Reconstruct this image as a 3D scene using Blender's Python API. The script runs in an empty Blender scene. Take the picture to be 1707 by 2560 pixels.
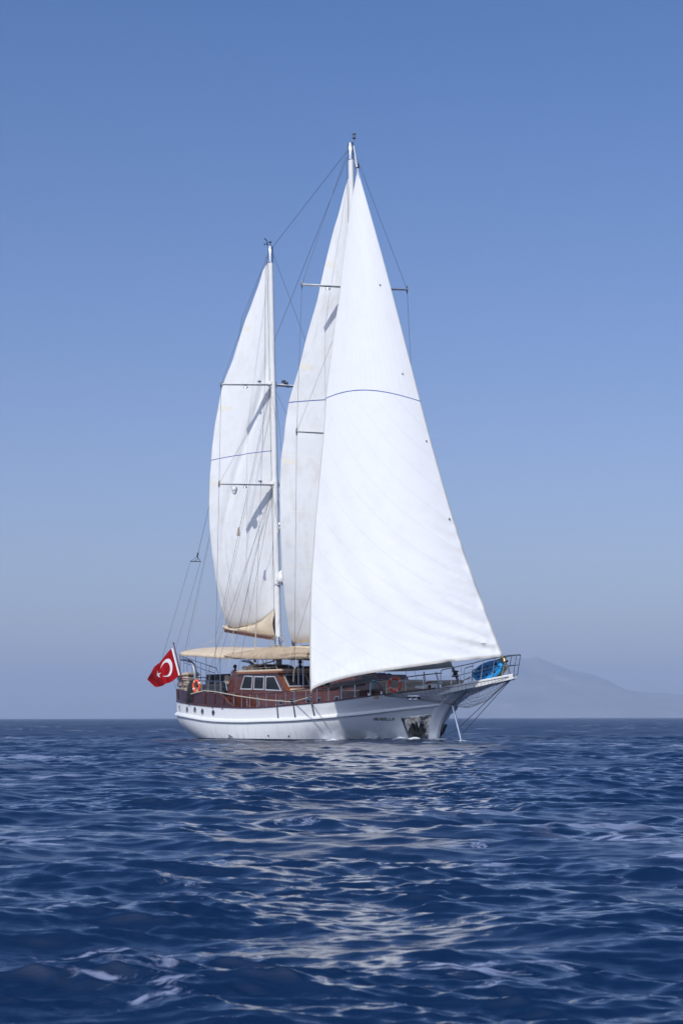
import bpy, math, random
import numpy as np
from mathutils import Vector, Matrix
from mathutils.bvhtree import BVHTree

S = bpy.context.scene
COL = S.collection
R = math.radians
random.seed(7)

# ------------------------------------------------------------------ camera
FPX, CX, CY = 5000.0, 853.5, 1280.0        # focal length and centre in photograph pixels
CAMH = 1.14
PITCH = math.atan((1795.5 - 1280.0) / FPX)
ROLL = -R(0.1)
RC = Matrix.Rotation(math.pi / 2 + PITCH, 3, 'X') @ Matrix.Rotation(ROLL, 3, 'Z')
cam = bpy.data.cameras.new('camera')
cam.sensor_fit = 'HORIZONTAL'
cam.sensor_width = 24.0
cam.lens = FPX / 1707.0 * 24.0
cam.clip_start = 0.5
cam.clip_end = 40000.0
cam.dof.use_dof = True
cam.dof.focus_distance = 98.0
cam.dof.aperture_fstop = 8.0
camo = bpy.data.objects.new('camera', cam)
COL.objects.link(camo)
camo.matrix_world = Matrix.Translation((0, 0, CAMH)) @ RC.to_4x4()
S.camera = camo

# ------------------------------------------------------------------ sky, sun, exposure
SUN_EL = R(40.5)
SUN_AZ = R(31.5)                            # left of straight behind the camera
sun_dir = Vector((-math.sin(SUN_AZ) * math.cos(SUN_EL), -math.cos(SUN_AZ) * math.cos(SUN_EL), math.sin(SUN_EL)))
W = bpy.data.worlds.new('World')
S.world = W
W.use_nodes = True
nt = W.node_tree
nt.nodes.clear()
sky = nt.nodes.new('ShaderNodeTexSky')
sky.sky_type = 'NISHITA'
sky.sun_disc = False
sky.sun_elevation = SUN_EL
sky.sun_rotation = math.atan2(sun_dir.x, sun_dir.y)
sky.air_density = 1.0
sky.dust_density = 1.0
sky.ozone_density = 2.5
bg = nt.nodes.new('ShaderNodeBackground')
bg.inputs['Strength'].default_value = 0.100
wo = nt.nodes.new('ShaderNodeOutputWorld')
# sea air: a violet cast on the whole sky, and a haze aureole round the sun, added as broad fill for the shade
tint = nt.nodes.new('ShaderNodeMix'); tint.data_type = 'RGBA'; tint.blend_type = 'MULTIPLY'
tint.inputs[0].default_value = 1.0; sep = nt.nodes.new('ShaderNodeSeparateXYZ'); tcw = nt.nodes.new('ShaderNodeTexCoord')
nt.links.new(tcw.outputs['Generated'], sep.inputs[0])
ramp = nt.nodes.new('ShaderNodeValToRGB')      # lavender haze low down, clean blue above it
ramp.color_ramp.elements[0].position = 0.0; ramp.color_ramp.elements[0].color = (0.93, 0.885, 1.05, 1)
ramp.color_ramp.elements[1].position = 0.37; ramp.color_ramp.elements[1].color = (0.42, 0.63, 0.95, 1)
el = ramp.color_ramp.elements.new(0.16); el.color = (0.70, 0.73, 0.98, 1)
nt.links.new(sep.outputs[2], ramp.inputs[0]); nt.links.new(ramp.outputs[0], tint.inputs[7])
nt.links.new(sky.outputs[0], tint.inputs[6])
geo = nt.nodes.new('ShaderNodeNewGeometry')
dot = nt.nodes.new('ShaderNodeVectorMath'); dot.operation = 'DOT_PRODUCT'; dot.inputs[1].default_value = -sun_dir
nt.links.new(geo.outputs['Incoming'], dot.inputs[0])
mx0 = nt.nodes.new('ShaderNodeMath'); mx0.operation = 'MAXIMUM'; mx0.inputs[1].default_value = 0.0
nt.links.new(dot.outputs['Value'], mx0.inputs[0])
pw = nt.nodes.new('ShaderNodeMath'); pw.operation = 'POWER'; pw.inputs[1].default_value = 2.0
nt.links.new(mx0.outputs[0], pw.inputs[0])
au = nt.nodes.new('ShaderNodeMix'); au.data_type = 'RGBA'; au.blend_type = 'ADD'
au.inputs[7].default_value = (8.0, 8.1, 8.3, 1)
nt.links.new(pw.outputs[0], au.inputs[0]); nt.links.new(tint.outputs[2], au.inputs[6])
nt.links.new(au.outputs[2], bg.inputs[0])
nt.links.new(bg.outputs[0], wo.inputs[0])

sl = bpy.data.lights.new('sun', 'SUN')
sl.energy = 2.7
sl.angle = R(0.53)
sl.color = (1.0, 0.972, 0.935)
so = bpy.data.objects.new('sun', sl)
COL.objects.link(so)
so.rotation_euler = sun_dir.to_track_quat('Z', 'Y').to_euler()
so.location = sun_dir * 300

S.view_settings.view_transform = 'Standard'
S.view_settings.look = 'None'
S.view_settings.exposure = 0.17
S.view_settings.gamma = 1.0
S.render.engine = 'CYCLES'
S.cycles.max_bounces = 8
S.cycles.caustics_reflective = False
S.cycles.caustics_refractive = False

# ------------------------------------------------------------------ frames of reference
TH = R(54.0)                                # heading of the yacht against the picture plane
MB_ = Matrix.Translation((1.06, 101.0, 0)) @ Matrix.Rotation(-TH, 4, 'Z')   # x forward, y port, z up
MI_ = MB_.inverted()
CO = MI_ @ Vector((0, 0, CAMH))

def B(u, v, z):
    """yacht coordinates: u forward of the main mast, v to starboard, z above the water"""
    return Vector((u, -v, z))
def ray(px, py):
    d = RC @ Vector(((px - CX) / FPX, -(py - CY) / FPX, -1.0))
    return (MI_.to_3x3() @ d)
def pv(px, py, v):
    d = ray(px, py)
    return CO + d * ((-v - CO.y) / d.y)
def pu(px, py, u):
    d = ray(px, py)
    return CO + d * ((u - CO.x) / d.x)
def pz(px, py, z):
    d = ray(px, py)
    return CO + d * ((z - CO.z) / d.z)
def proj(p):
    q = RC.transposed() @ (MB_ @ Vector(p) - Vector((0, 0, CAMH)))
    return CX + FPX * q.x / -q.z, CY - FPX * q.y / -q.z, -q.z

def pchip(xs, ys):
    xs = np.array(xs, float); ys = np.array(ys, float)
    h = np.diff(xs); dl = np.diff(ys) / h
    m = np.zeros(len(xs))
    m[0], m[-1] = dl[0], dl[-1]
    for i in range(1, len(xs) - 1):
        if dl[i - 1] * dl[i] > 0:
            w1 = 2 * h[i] + h[i - 1]; w2 = h[i] + 2 * h[i - 1]
            m[i] = (w1 + w2) / (w1 / dl[i - 1] + w2 / dl[i])
    def f(x):
        x = np.clip(np.asarray(x, float), xs[0], xs[-1])
        i = np.clip(np.searchsorted(xs, x) - 1, 0, len(xs) - 2)
        t = (x - xs[i]) / h[i]
        return ((2*t**3 - 3*t**2 + 1) * ys[i] + (t**3 - 2*t**2 + t) * h[i] * m[i]
                + (-2*t**3 + 3*t**2) * ys[i + 1] + (t**3 - t**2) * h[i] * m[i + 1])
    return f
def z_on(u, v, poly):
    """height at which the point (u, v) meets a line measured in the photograph"""
    z = 2.0
    for _ in range(5):
        x, y, d = proj(B(u, v, z))
        z += (y - float(poly(x))) * d / FPX
    return z

# ------------------------------------------------------------------ materials
MATS = {}
def mat(name, base, rough=0.5, metal=0.0, var=0.0, vscale=3.0, stretch=(1, 1, 1), bump=0.0, bscale=8.0,
        coat=0.0, spec=0.5, base2=None, trans=0.0, coord='Object', bdist=0.03):
    m = bpy.data.materials.new(name)
    m.use_nodes = True
    n = m.node_tree
    p = n.nodes['Principled BSDF']
    p.inputs['Base Color'].default_value = (*base, 1)
    p.inputs['Roughness'].default_value = rough
    p.inputs['Metallic'].default_value = metal
    p.inputs['Coat Weight'].default_value = coat
    p.inputs['Coat Roughness'].default_value = 0.08
    p.inputs['Specular IOR Level'].default_value = spec
    tc = n.nodes.new('ShaderNodeTexCoord')
    mp = n.nodes.new('ShaderNodeMapping')
    mp.inputs['Scale'].default_value = stretch
    n.links.new(tc.outputs[coord], mp.inputs[0])
    if var > 0:
        nz = n.nodes.new('ShaderNodeTexNoise')
        nz.inputs['Scale'].default_value = vscale
        nz.inputs['Detail'].default_value = 5
        n.links.new(mp.outputs[0], nz.inputs[0])
        cr = n.nodes.new('ShaderNodeValToRGB')
        b2 = base2 or tuple(c * (1 - var) for c in base)
        cr.color_ramp.elements[0].position = 0.35
        cr.color_ramp.elements[1].position = 0.68
        cr.color_ramp.elements[0].color = (*b2, 1)
        cr.color_ramp.elements[1].color = (*base, 1)
        n.links.new(nz.outputs[0], cr.inputs[0])
        n.links.new(cr.outputs[0], p.inputs['Base Color'])
    if bump > 0:
        nb = n.nodes.new('ShaderNodeTexNoise')
        nb.inputs['Scale'].default_value = bscale
        nb.inputs['Detail'].default_value = 4
        n.links.new(mp.outputs[0], nb.inputs[0])
        bp = n.nodes.new('ShaderNodeBump')
        bp.inputs['Strength'].default_value = bump
        bp.inputs['Distance'].default_value = bdist
        n.links.new(nb.outputs[0], bp.inputs['Height'])
        n.links.new(bp.outputs[0], p.inputs['Normal'])
    if trans > 0:
        tl = n.nodes.new('ShaderNodeBsdfTranslucent')
        tl.inputs[0].default_value = (*base, 1)
        mx = n.nodes.new('ShaderNodeMixShader')
        mx.inputs[0].default_value = trans
        o = n.nodes['Material Output']
        n.links.new(p.outputs[0], mx.inputs[1])
        n.links.new(tl.outputs[0], mx.inputs[2])
        n.links.new(mx.outputs[0], o.inputs[0])
    MATS[name] = m
    return m

M_mast = mat('mast_paint', (0.80, 0.79, 0.76), 0.3, var=0.05, vscale=2, coat=0.3)
M_white = mat('white_paint', (0.80, 0.80, 0.78), 0.3, var=0.06, vscale=2.0, coat=0.4)
M_steel = mat('polished_steel', (0.62, 0.63, 0.65), 0.16, metal=1.0, var=0.15, vscale=6)
M_dull = mat('brushed_steel', (0.34, 0.37, 0.42), 0.5, metal=0.6, var=0.15, vscale=6)
M_wire = mat('rigging_wire', (0.21, 0.21, 0.22), 0.4, metal=0.8, var=0.2, vscale=10)
M_rope = mat('cream_rope', (0.62, 0.55, 0.43), 0.9, var=0.35, vscale=30)
M_ropew = mat('pale_halyard', (0.55, 0.52, 0.50), 0.9, var=0.3, vscale=30)
M_mahog = mat('varnished_mahogany', (0.125, 0.034, 0.020), 0.22, var=0.6, vscale=2.0, stretch=(0.35, 0.35, 9), coat=0.7,
              base2=(0.085, 0.024, 0.015))
M_bulw = mat('bulwark_mahogany', (0.085, 0.030, 0.026), 0.25, var=0.45, vscale=2.0, stretch=(1.5, 1.5, 8), coat=0.8)
M_teak = mat('orange_varnished_wood', (0.33, 0.105, 0.027), 0.25, var=0.5, vscale=3.0, stretch=(2, 14, 2), coat=0.6,
             base2=(0.20, 0.06, 0.016))
M_deck = mat('teak_deck', (0.34, 0.23, 0.14), 0.7, var=0.4, vscale=2.5, stretch=(1, 16, 1))
M_dwood = mat('dark_varnished_rail', (0.13, 0.035, 0.022), 0.25, var=0.4, vscale=5, coat=0.6)
M_canvas = mat('beige_canvas', (0.62, 0.51, 0.375), 0.9, var=0.14, vscale=2.5, bump=0.5, bscale=2.0)
M_canvas2 = mat('tan_side_curtain', (0.47, 0.36, 0.245), 0.9, var=0.22, vscale=3.5, bump=0.7, bscale=3.0)
M_cush = mat('beige_upholstery', (0.46, 0.37, 0.28), 0.9, var=0.12, vscale=6, bump=0.3, bscale=6)
M_roof = mat('cream_roof', (0.58, 0.46, 0.33), 0.6, var=0.1, vscale=3)
M_dark = mat('dark_upholstery', (0.035, 0.033, 0.034), 0.9, var=0.3, vscale=5, bump=0.3, bscale=5)
M_black = mat('black_rubber', (0.012, 0.012, 0.013), 0.6, var=0.3, vscale=12)
M_anchor = mat('black_anchor_paint', (0.012, 0.012, 0.014), 0.45, var=0.3, vscale=9)
M_blackc = mat('black_canvas', (0.013, 0.013, 0.014), 0.45, var=0.3, vscale=3, bump=0.6, bscale=2.5)
M_alu = mat('pale_window_frame', (0.62, 0.64, 0.68), 0.35, metal=0.3, var=0.06, vscale=8)
M_glass = mat('tinted_glass', (0.035, 0.042, 0.045), 0.05, var=0.5, vscale=1.2, spec=0.8)
_p = M_glass.node_tree; _t = _p.nodes.new('ShaderNodeBsdfTransparent'); _m = _p.nodes.new('ShaderNodeMixShader'); _m.inputs[0].default_value = 0.55
_t.inputs[0].default_value = (0.55, 0.60, 0.62, 1)
_p.links.new(_p.nodes['Principled BSDF'].outputs[0], _m.inputs[1]); _p.links.new(_t.outputs[0], _m.inputs[2]); _p.links.new(_m.outputs[0], _p.nodes['Material Output'].inputs[0])
M_inner = mat('painted_cabin_shade', (0.035, 0.032, 0.030), 0.8, var=0.5, vscale=4)  # the cabin's dimness put into a dark colour
M_glass2 = mat('dark_glass', (0.012, 0.013, 0.015), 0.08, var=0.3, vscale=2)
M_orange = mat('orange_plastic', (0.83, 0.105, 0.022), 0.5, var=0.12, vscale=9)
M_redor = mat('red_orange_plastic', (0.84, 0.10, 0.035), 0.5, var=0.12, vscale=9)
M_tape = mat('white_tape', (0.75, 0.74, 0.72), 0.5, var=0.08, vscale=14)
M_flag = mat('red_flag_cloth', (0.42, 0.006, 0.009), 0.85, var=0.15, vscale=4, trans=0.2, spec=0.08)
M_flagw = mat('white_flag_cloth', (0.78, 0.76, 0.78), 0.8, var=0.05, vscale=6)
M_kblue = mat('blue_polyethylene', (0.016, 0.34, 0.74), 0.35, var=0.15, vscale=3)
M_kdeep = mat('deep_blue_polyethylene', (0.01, 0.12, 0.33), 0.4, var=0.15, vscale=3)
M_kyel = mat('yellow_polyethylene', (0.60, 0.46, 0.10), 0.4, var=0.2, vscale=3)
M_teal = mat('teal_patterned_fabric', (0.32, 0.52, 0.55), 0.9, var=0.5, vscale=22, base2=(0.03, 0.17, 0.24))
M_skin = mat('skin', (0.33, 0.17, 0.11), 0.5, var=0.12, vscale=12)
M_hair = mat('dark_hair', (0.012, 0.010, 0.009), 0.6, var=0.3, vscale=40)
M_shirt = mat('white_shirt', (0.62, 0.62, 0.66), 0.9, var=0.1, vscale=9, bump=0.4, bscale=9)
M_navy = mat('navy_shirt', (0.05, 0.06, 0.09), 0.9, var=0.2, vscale=9, bump=0.4, bscale=9)
M_trous = mat('dark_trousers', (0.03, 0.033, 0.045), 0.9, var=0.2, vscale=9)
M_red = mat('red_cloth', (0.35, 0.02, 0.04), 0.9, var=0.2, vscale=9)
M_net = mat('grey_netting', (0.24, 0.23, 0.21), 0.8, var=0.3, vscale=20)
M_letter = mat('dark_lettering', (0.05, 0.04, 0.035), 0.4, var=0.2, vscale=20)
M_bluel = mat('blue_lettering', (0.03, 0.09, 0.38), 0.5, var=0.1, vscale=20)
M_brass = mat('brass', (0.55, 0.42, 0.20), 0.3, metal=1.0, var=0.2, vscale=20)

def hull_mat():
    m = mat('hull_white_gelcoat', (0.80, 0.80, 0.78), 0.22, var=0.0, coat=0.5)
    n = m.node_tree; p = n.nodes['Principled BSDF']
    tc = n.nodes.new('ShaderNodeTexCoord')
    sx = n.nodes.new('ShaderNodeSeparateXYZ'); n.links.new(tc.outputs['Object'], sx.inputs[0])
    mp = n.nodes.new('ShaderNodeMapping'); mp.inputs['Scale'].default_value = (2.2, 2.2, 0.35)
    n.links.new(tc.outputs['Object'], mp.inputs[0])
    nz = n.nodes.new('ShaderNodeTexNoise'); nz.inputs['Scale'].default_value = 2.0; nz.inputs['Detail'].default_value = 6
    n.links.new(mp.outputs[0], nz.inputs[0])
    # grime streaks that thin out above the water
    mr = n.nodes.new('ShaderNodeMapRange'); mr.inputs[1].default_value = 0.0; mr.inputs[2].default_value = 1.0
    mr.inputs[3].default_value = 0.75; mr.inputs[4].default_value = 0.05
    n.links.new(sx.outputs[2], mr.inputs[0])
    r1 = n.nodes.new('ShaderNodeMapRange'); r1.inputs[1].default_value = 0.45; r1.inputs[2].default_value = 0.72
    n.links.new(nz.outputs[0], r1.inputs[0])
    mu = n.nodes.new('ShaderNodeMath'); mu.operation = 'MULTIPLY'
    n.links.new(mr.outputs[0], mu.inputs[0]); n.links.new(r1.outputs[0], mu.inputs[1])
    mx = n.nodes.new('ShaderNodeMix'); mx.data_type = 'RGBA'
    mx.inputs[6].default_value = (0.84, 0.84, 0.83, 1); mx.inputs[7].default_value = (0.58, 0.58, 0.57, 1)
    n.links.new(mu.outputs[0], mx.inputs[0])
    # antifouling below the boot line
    lt = n.nodes.new('ShaderNodeMath'); lt.operation = 'LESS_THAN'; lt.inputs[1].default_value = 0.09
    n.links.new(sx.outputs[2], lt.inputs[0])
    m2 = n.nodes.new('ShaderNodeMix'); m2.data_type = 'RGBA'
    m2.inputs[7].default_value = (0.02, 0.035, 0.05, 1)
    n.links.new(lt.outputs[0], m2.inputs[0]); n.links.new(mx.outputs[2], m2.inputs[6])
    n.links.new(m2.outputs[2], p.inputs['Base Color'])
    return m
M_hull = hull_mat()

def sail_mat(name, base, stripe_t, stripe_w, seams_t, seams_s, patches=(), stain=0.10, trans=0.15, slant=0.02, seamc=(0.88, 0.86, 0.80), arch=0.0, seamf=0.55):
    """woven sailcloth: UV x runs luff to leech, UV y head to foot"""
    m = bpy.data.materials.new(name); m.use_nodes = True
    n = m.node_tree; p = n.nodes['Principled BSDF']; out = n.nodes['Material Output']
    L = n.links.new
    def math_(op, a, b=None, c=None):
        q = n.nodes.new('ShaderNodeMath'); q.operation = op
        for i, x in enumerate((a, b, c)):
            if x is None: continue
            if isinstance(x, (int, float)): q.inputs[i].default_value = x
            else: L(x, q.inputs[i])
        return q.outputs[0]
    tc = n.nodes.new('ShaderNodeTexCoord')
    sx = n.nodes.new('ShaderNodeSeparateXYZ'); L(tc.outputs['UV'], sx.inputs[0])
    s, t = sx.outputs[0], sx.outputs[1]
    # mottled cloth and faint creases
    mp = n.nodes.new('ShaderNodeMapping'); mp.inputs['Scale'].default_value = (7, 20, 1); L(tc.outputs['UV'], mp.inputs[0])
    nz = n.nodes.new('ShaderNodeTexNoise'); nz.inputs['Scale'].default_value = 1.0; nz.inputs['Detail'].default_value = 7
    nz.inputs['Roughness'].default_value = 0.65; L(mp.outputs[0], nz.inputs[0])
    r1 = n.nodes.new('ShaderNodeMapRange'); r1.inputs[1].default_value = 0.48; r1.inputs[2].default_value = 0.8
    L(nz.outputs[0], r1.inputs[0])
    mx = n.nodes.new('ShaderNodeMix'); mx.data_type = 'RGBA'
    mx.inputs[6].default_value = (*base, 1)
    mx.inputs[7].default_value = (base[0] * 0.86, base[1] * 0.82, base[2] * 0.74, 1)
    L(math_('MULTIPLY', r1.outputs[0], stain * 6), mx.inputs[0])
    col = mx.outputs[2]
    def over(col, fac, c):
        q = n.nodes.new('ShaderNodeMix'); q.data_type = 'RGBA'; q.inputs[7].default_value = (*c, 1)
        L(fac, q.inputs[0]); L(col, q.inputs[6]); return q.outputs[2]
    # cloth panels sewn together: thin doubled seams
    ft = math_('FRACT', math_('MULTIPLY', math_('ADD', t, math_('MULTIPLY', s, slant)), seams_t))
    se1 = math_('LESS_THAN', math_('ABSOLUTE', math_('SUBTRACT', ft, 0.5)), 0.03)
    fs = math_('FRACT', math_('MULTIPLY', s, seams_s))
    se2 = math_('LESS_THAN', math_('ABSOLUTE', math_('SUBTRACT', fs, 0.5)), 0.05)
    top = math_('LESS_THAN', t, stripe_t)
    bot = math_('SUBTRACT', 1.0, top)
    seam = math_('MAXIMUM', math_('MULTIPLY', se1, bot), math_('MULTIPLY', se2, top))
    col = over(col, math_('MULTIPLY', seam, seamf), seamc)
    # edge tapes
    ed = math_('MAXIMUM', math_('LESS_THAN', s, 0.008), math_('MAXIMUM', math_('GREATER_THAN', s, 0.990), math_('GREATER_THAN', t, 0.994)))
    col = over(col, math_('MULTIPLY', ed, 0.5), (0.76, 0.70, 0.58))
    for (s0, s1, t0, t1) in patches:
        a = math_('MULTIPLY', math_('GREATER_THAN', s, s0), math_('LESS_THAN', s, s1))
        tt = math_('SUBTRACT', t, math_('MULTIPLY', s, -0.03))
        b = math_('MULTIPLY', math_('GREATER_THAN', tt, t0), math_('LESS_THAN', tt, t1))
        col = over(col, math_('MULTIPLY', math_('MULTIPLY', a, b), 0.9), (0.86, 0.82, 0.72))
    tar = math_('ADD', t, math_('MULTIPLY', math_('MULTIPLY', s, math_('SUBTRACT', 1.0, s)), arch * 4))
    st = math_('LESS_THAN', math_('ABSOLUTE', math_('SUBTRACT', tar, stripe_t)), stripe_w)
    if stripe_w > 0:
        col = over(col, st, (0.045, 0.10, 0.36))
    L(col, p.inputs['Base Color'])
    p.inputs['Roughness'].default_value = 0.75
    p.inputs['Specular IOR Level'].default_value = 0.2
    # bump: seams + small creases
    mp2 = n.nodes.new('ShaderNodeMapping'); mp2.inputs['Scale'].default_value = (9, 34, 1)
    mp2.inputs['Rotation'].default_value = (0, 0, 0.25); L(tc.outputs['UV'], mp2.inputs[0])
    nb = n.nodes.new('ShaderNodeTexNoise'); nb.inputs['Scale'].default_value = 1.3; nb.inputs['Detail'].default_value = 6
    L(mp2.outputs[0], nb.inputs[0])
    hgt = math_('ADD', nb.outputs[0], math_('MULTIPLY', seam, -0.12))
    bp = n.nodes.new('ShaderNodeBump'); bp.inputs['Strength'].default_value = 0.35; bp.inputs['Distance'].default_value = 0.06
    L(hgt, bp.inputs['Height']); L(bp.outputs[0], p.inputs['Normal'])
    tl = n.nodes.new('ShaderNodeBsdfTranslucent'); L(col, tl.inputs[0]); L(bp.outputs[0], tl.inputs[1])
    ms = n.nodes.new('ShaderNodeMixShader'); ms.inputs[0].default_value = trans
    L(p.outputs[0], ms.inputs[1]); L(tl.outputs[0], ms.inputs[2]); L(ms.outputs[0], out.inputs[0])
    return m

# ------------------------------------------------------------------ mesh helpers
class MB:
    def __init__(s): s.v = []; s.f = []; s.m = []; s.uv = None
    def add(s, vs, fs, mi=0):
        k = len(s.v); s.v += [tuple(p) for p in vs]
        s.f += [tuple(i + k for i in f) for f in fs]; s.m += [mi] * len(fs)
        return s
    def quad(s, a, b, c, d, mi=0): return s.add([a, b, c, d], [(0, 1, 2, 3)], mi)
    def box(s, c, h, rot=None, mi=0, bev=0.0):
        """box of centre c and half sizes h, its edges chamfered by bev"""
        c = Vector(c); vs = []; hx, hy, hz = h
        b = min(bev, hx * .9, hy * .9, hz * .9)
        if b <= 0:
            P = [Vector((x * hx, y * hy, z * hz)) for z in (-1, 1) for y in (-1, 1) for x in (-1, 1)]
            F = [(0, 2, 3, 1), (4, 5, 7, 6), (0, 1, 5, 4), (2, 6, 7, 3), (0, 4, 6, 2), (1, 3, 7, 5)]
        else:
            P = []; idx = {}
            for sx in (-1, 1):
                for sy in (-1, 1):
                    for sz in (-1, 1):
                        for ax in range(3):
                            p = [sx * hx, sy * hy, sz * hz]
                            for q in range(3):
                                if q != ax: p[q] -= (sx, sy, sz)[q] * b
                            idx[(sx, sy, sz, ax)] = len(P); P.append(Vector(p))
            F = []
            for ax in range(3):
                o1, o2 = [q for q in range(3) if q != ax]
                for sg in (-1, 1):
                    f = []
                    for (a1, a2) in ((-1, -1), (1, -1), (1, 1), (-1, 1)):
                        k = [0, 0, 0]; k[ax] = sg; k[o1] = a1; k[o2] = a2
                        f.append(idx[(*k, ax)])
                    F.append(tuple(f))
                for a1 in (-1, 1):
                    for a2 in (-1, 1):
                        ks = []
                        for sg in (-1, 1):
                            k = [0, 0, 0]; k[ax] = sg; k[o1] = a1; k[o2] = a2
                            ks.append(tuple(k))
                        F.append((idx[(*ks[0], o1)], idx[(*ks[1], o1)], idx[(*ks[1], o2)], idx[(*ks[0], o2)]))
            for sx in (-1, 1):
                for sy in (-1, 1):
                    for sz in (-1, 1):
                        F.append(tuple(idx[(sx, sy, sz, a)] for a in range(3)))
        for p in P:
            if rot is not None: p = rot @ p
            vs.append(c + p)
        return s.add(vs, F, mi)
    def tube(s, pts, r, n=8, closed=False, mi=0, flat=None):
        pts = [Vector(p) for p in pts]; N = len(pts)
        rs = r if isinstance(r, (list, tuple)) else [r] * N
        vs = []; prev = None
        for i, p in enumerate(pts):
            a = pts[(i - 1) % N] if (closed or i > 0) else p
            b = pts[(i + 1) % N] if (closed or i < N - 1) else p
            t = (b - a).normalized()
            if prev is None:
                x = t.cross(Vector((0, 0, 1)))
                if x.length < 1e-3: x = t.cross(Vector((1, 0, 0)))
            else: x = prev - t * prev.dot(t)
            x.normalize(); prev = x; y = t.cross(x)
            fx, fy = flat or (1, 1)
            for k in range(n):
                an = 2 * math.pi * k / n
                vs.append(p + (x * math.cos(an) * fx + y * math.sin(an) * fy) * rs[i])
        fs = []
        for i in range(N if closed else N - 1):
            j = (i + 1) % N
            for k in range(n):
                l = (k + 1) % n
                fs.append((i * n + k, i * n + l, j * n + l, j * n + k))
        if not closed:
            fs.append(tuple(range(n))[::-1]); fs.append(tuple((N - 1) * n + k for k in range(n)))
        return s.add(vs, fs, mi)
    def grid(s, rows, mi=0, flip=False):
        n = len(rows[0]); vs = [p for r in rows for p in r]; fs = []
        for i in range(len(rows) - 1):
            for j in range(n - 1):
                q = (i * n + j, i * n + j + 1, (i + 1) * n + j + 1, (i + 1) * n + j)
                fs.append(q[::-1] if flip else q)
        return s.add(vs, fs, mi)
    def prism(s, a, b, mi=0):
        """closed solid between two matching outlines"""
        n = len(a); vs = list(a) + list(b)
        fs = [tuple(range(n))[::-1], tuple(range(n, 2 * n))]
        for k in range(n):
            l = (k + 1) % n
            fs.append((k, l, n + l, n + k))
        return s.add(vs, fs, mi)
    def ring(s, outer, inner, off, mi=0):
        """flat frame between two outlines, given the thickness vector off"""
        n = len(outer); off = Vector(off)
        vs = [Vector(p) for p in outer] + [Vector(p) for p in inner] + [Vector(p) + off for p in outer] + [Vector(p) + off for p in inner]
        fs = []
        for k in range(n):
            l = (k + 1) % n
            fs += [(k, l, n + l, n + k), (2*n + k, 3*n + k, 3*n + l, 2*n + l), (k, 2*n + k, 2*n + l, l), (n + k, n + l, 3*n + l, 3*n + k)]
        return s.add(vs, fs, mi)
    def ball(s, c, r, nu=12, nv=8, mi=0, sc=(1, 1, 1)):
        c = Vector(c); rows = []
        for i in range(nv + 1):
            a = math.pi * i / nv
            rows.append([c + Vector((r * math.sin(a) * math.cos(2*math.pi*k/nu) * sc[0], r * math.sin(a) * math.sin(2*math.pi*k/nu) * sc[1], r * math.cos(a) * sc[2])) for k in range(nu + 1)])
        return s.grid(rows, mi)
    def lathe(s, p0, axis, prof, n=16, mi=0):
        """revolve (distance along axis, radius) pairs"""
        p0 = Vector(p0); ax = Vector(axis).normalized()
        x = ax.cross(Vector((0, 0, 1)));
        if x.length < 1e-3: x = Vector((1, 0, 0))
        x.normalize(); y = ax.cross(x)
        rows = [[p0 + ax * d + (x * math.cos(2*math.pi*k/n) + y * math.sin(2*math.pi*k/n)) * r for k in range(n + 1)] for d, r in prof]
        return s.grid(rows, mi)
    def build(s, name, mats, parent=None, off=None, smooth=True, solid=0.0, uv=None, ang=40):
        me = bpy.data.meshes.new(name)
        vs = s.v if off is None else [(p[0] - off[0], p[1] - off[1], p[2] - off[2]) for p in s.v]
        me.from_pydata(vs, [], s.f)
        for m in (mats if isinstance(mats, (list, tuple)) else [mats]): me.materials.append(m)
        if max(s.m, default=0) > 0: me.polygons.foreach_set('material_index', s.m)
        if uv is not None:
            l = me.uv_layers.new(name='UVMap'); li = np.zeros(len(me.loops), np.int32)
            me.loops.foreach_get('vertex_index', li)
            l.data.foreach_set('uv', np.array(uv, np.float32)[li].ravel())
        if smooth:
            me.polygons.foreach_set('use_smooth', [True] * len(me.polygons))
        me.update(); me.validate()
        if smooth: me.set_sharp_from_angle(angle=R(ang))
        o = bpy.data.objects.new(name, me); COL.objects.link(o)
        if parent is not None: o.parent = parent
        if solid:
            md = o.modifiers.new('solidify', 'SOLIDIFY'); md.thickness = solid; md.offset = 0
        return o

def tag(o, label=None, cat=None, group=None, kind=None):
    if label: o['label'] = label
    if cat: o['category'] = cat
    if group: o['group'] = group
    if kind: o['kind'] = kind
    return o
def thing(name, label, cat, base, group=None):
    """an Empty at a thing's base (given in yacht coordinates) that will parent its parts"""
    o = bpy.data.objects.new(name, None); COL.objects.link(o)
    o.empty_display_size = 0.3
    o.matrix_world = MB_ @ Matrix.Translation(base)
    return tag(o, label, cat, group)
def single(o, base, label, cat, group=None):
    """a thing that is one mesh, built with off=base"""
    o.matrix_world = MB_ @ Matrix.Translation(base)
    return tag(o, label, cat, group)

# ------------------------------------------------------------------ haze, mountain
def principled_volume(name, color, density, aniso):
    m = bpy.data.materials.new(name); m.use_nodes = True
    n = m.node_tree; n.nodes.clear()
    o = n.nodes.new('ShaderNodeOutputMaterial'); v = n.nodes.new('ShaderNodeVolumePrincipled')
    v.inputs['Color'].default_value = (*color, 1); v.inputs['Density'].default_value = density
    v.inputs['Anisotropy'].default_value = aniso
    n.links.new(v.outputs[0], o.inputs['Volume'])
    return m
M_haze = principled_volume('haze_air', (0.60, 0.74, 1.0), 0.00023, 0.0)
hz = MB().box((0, 0, 136.0), (11800, 11800, 140.0)).build('haze', M_haze, smooth=False)
tag(hz, kind='stuff')

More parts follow.
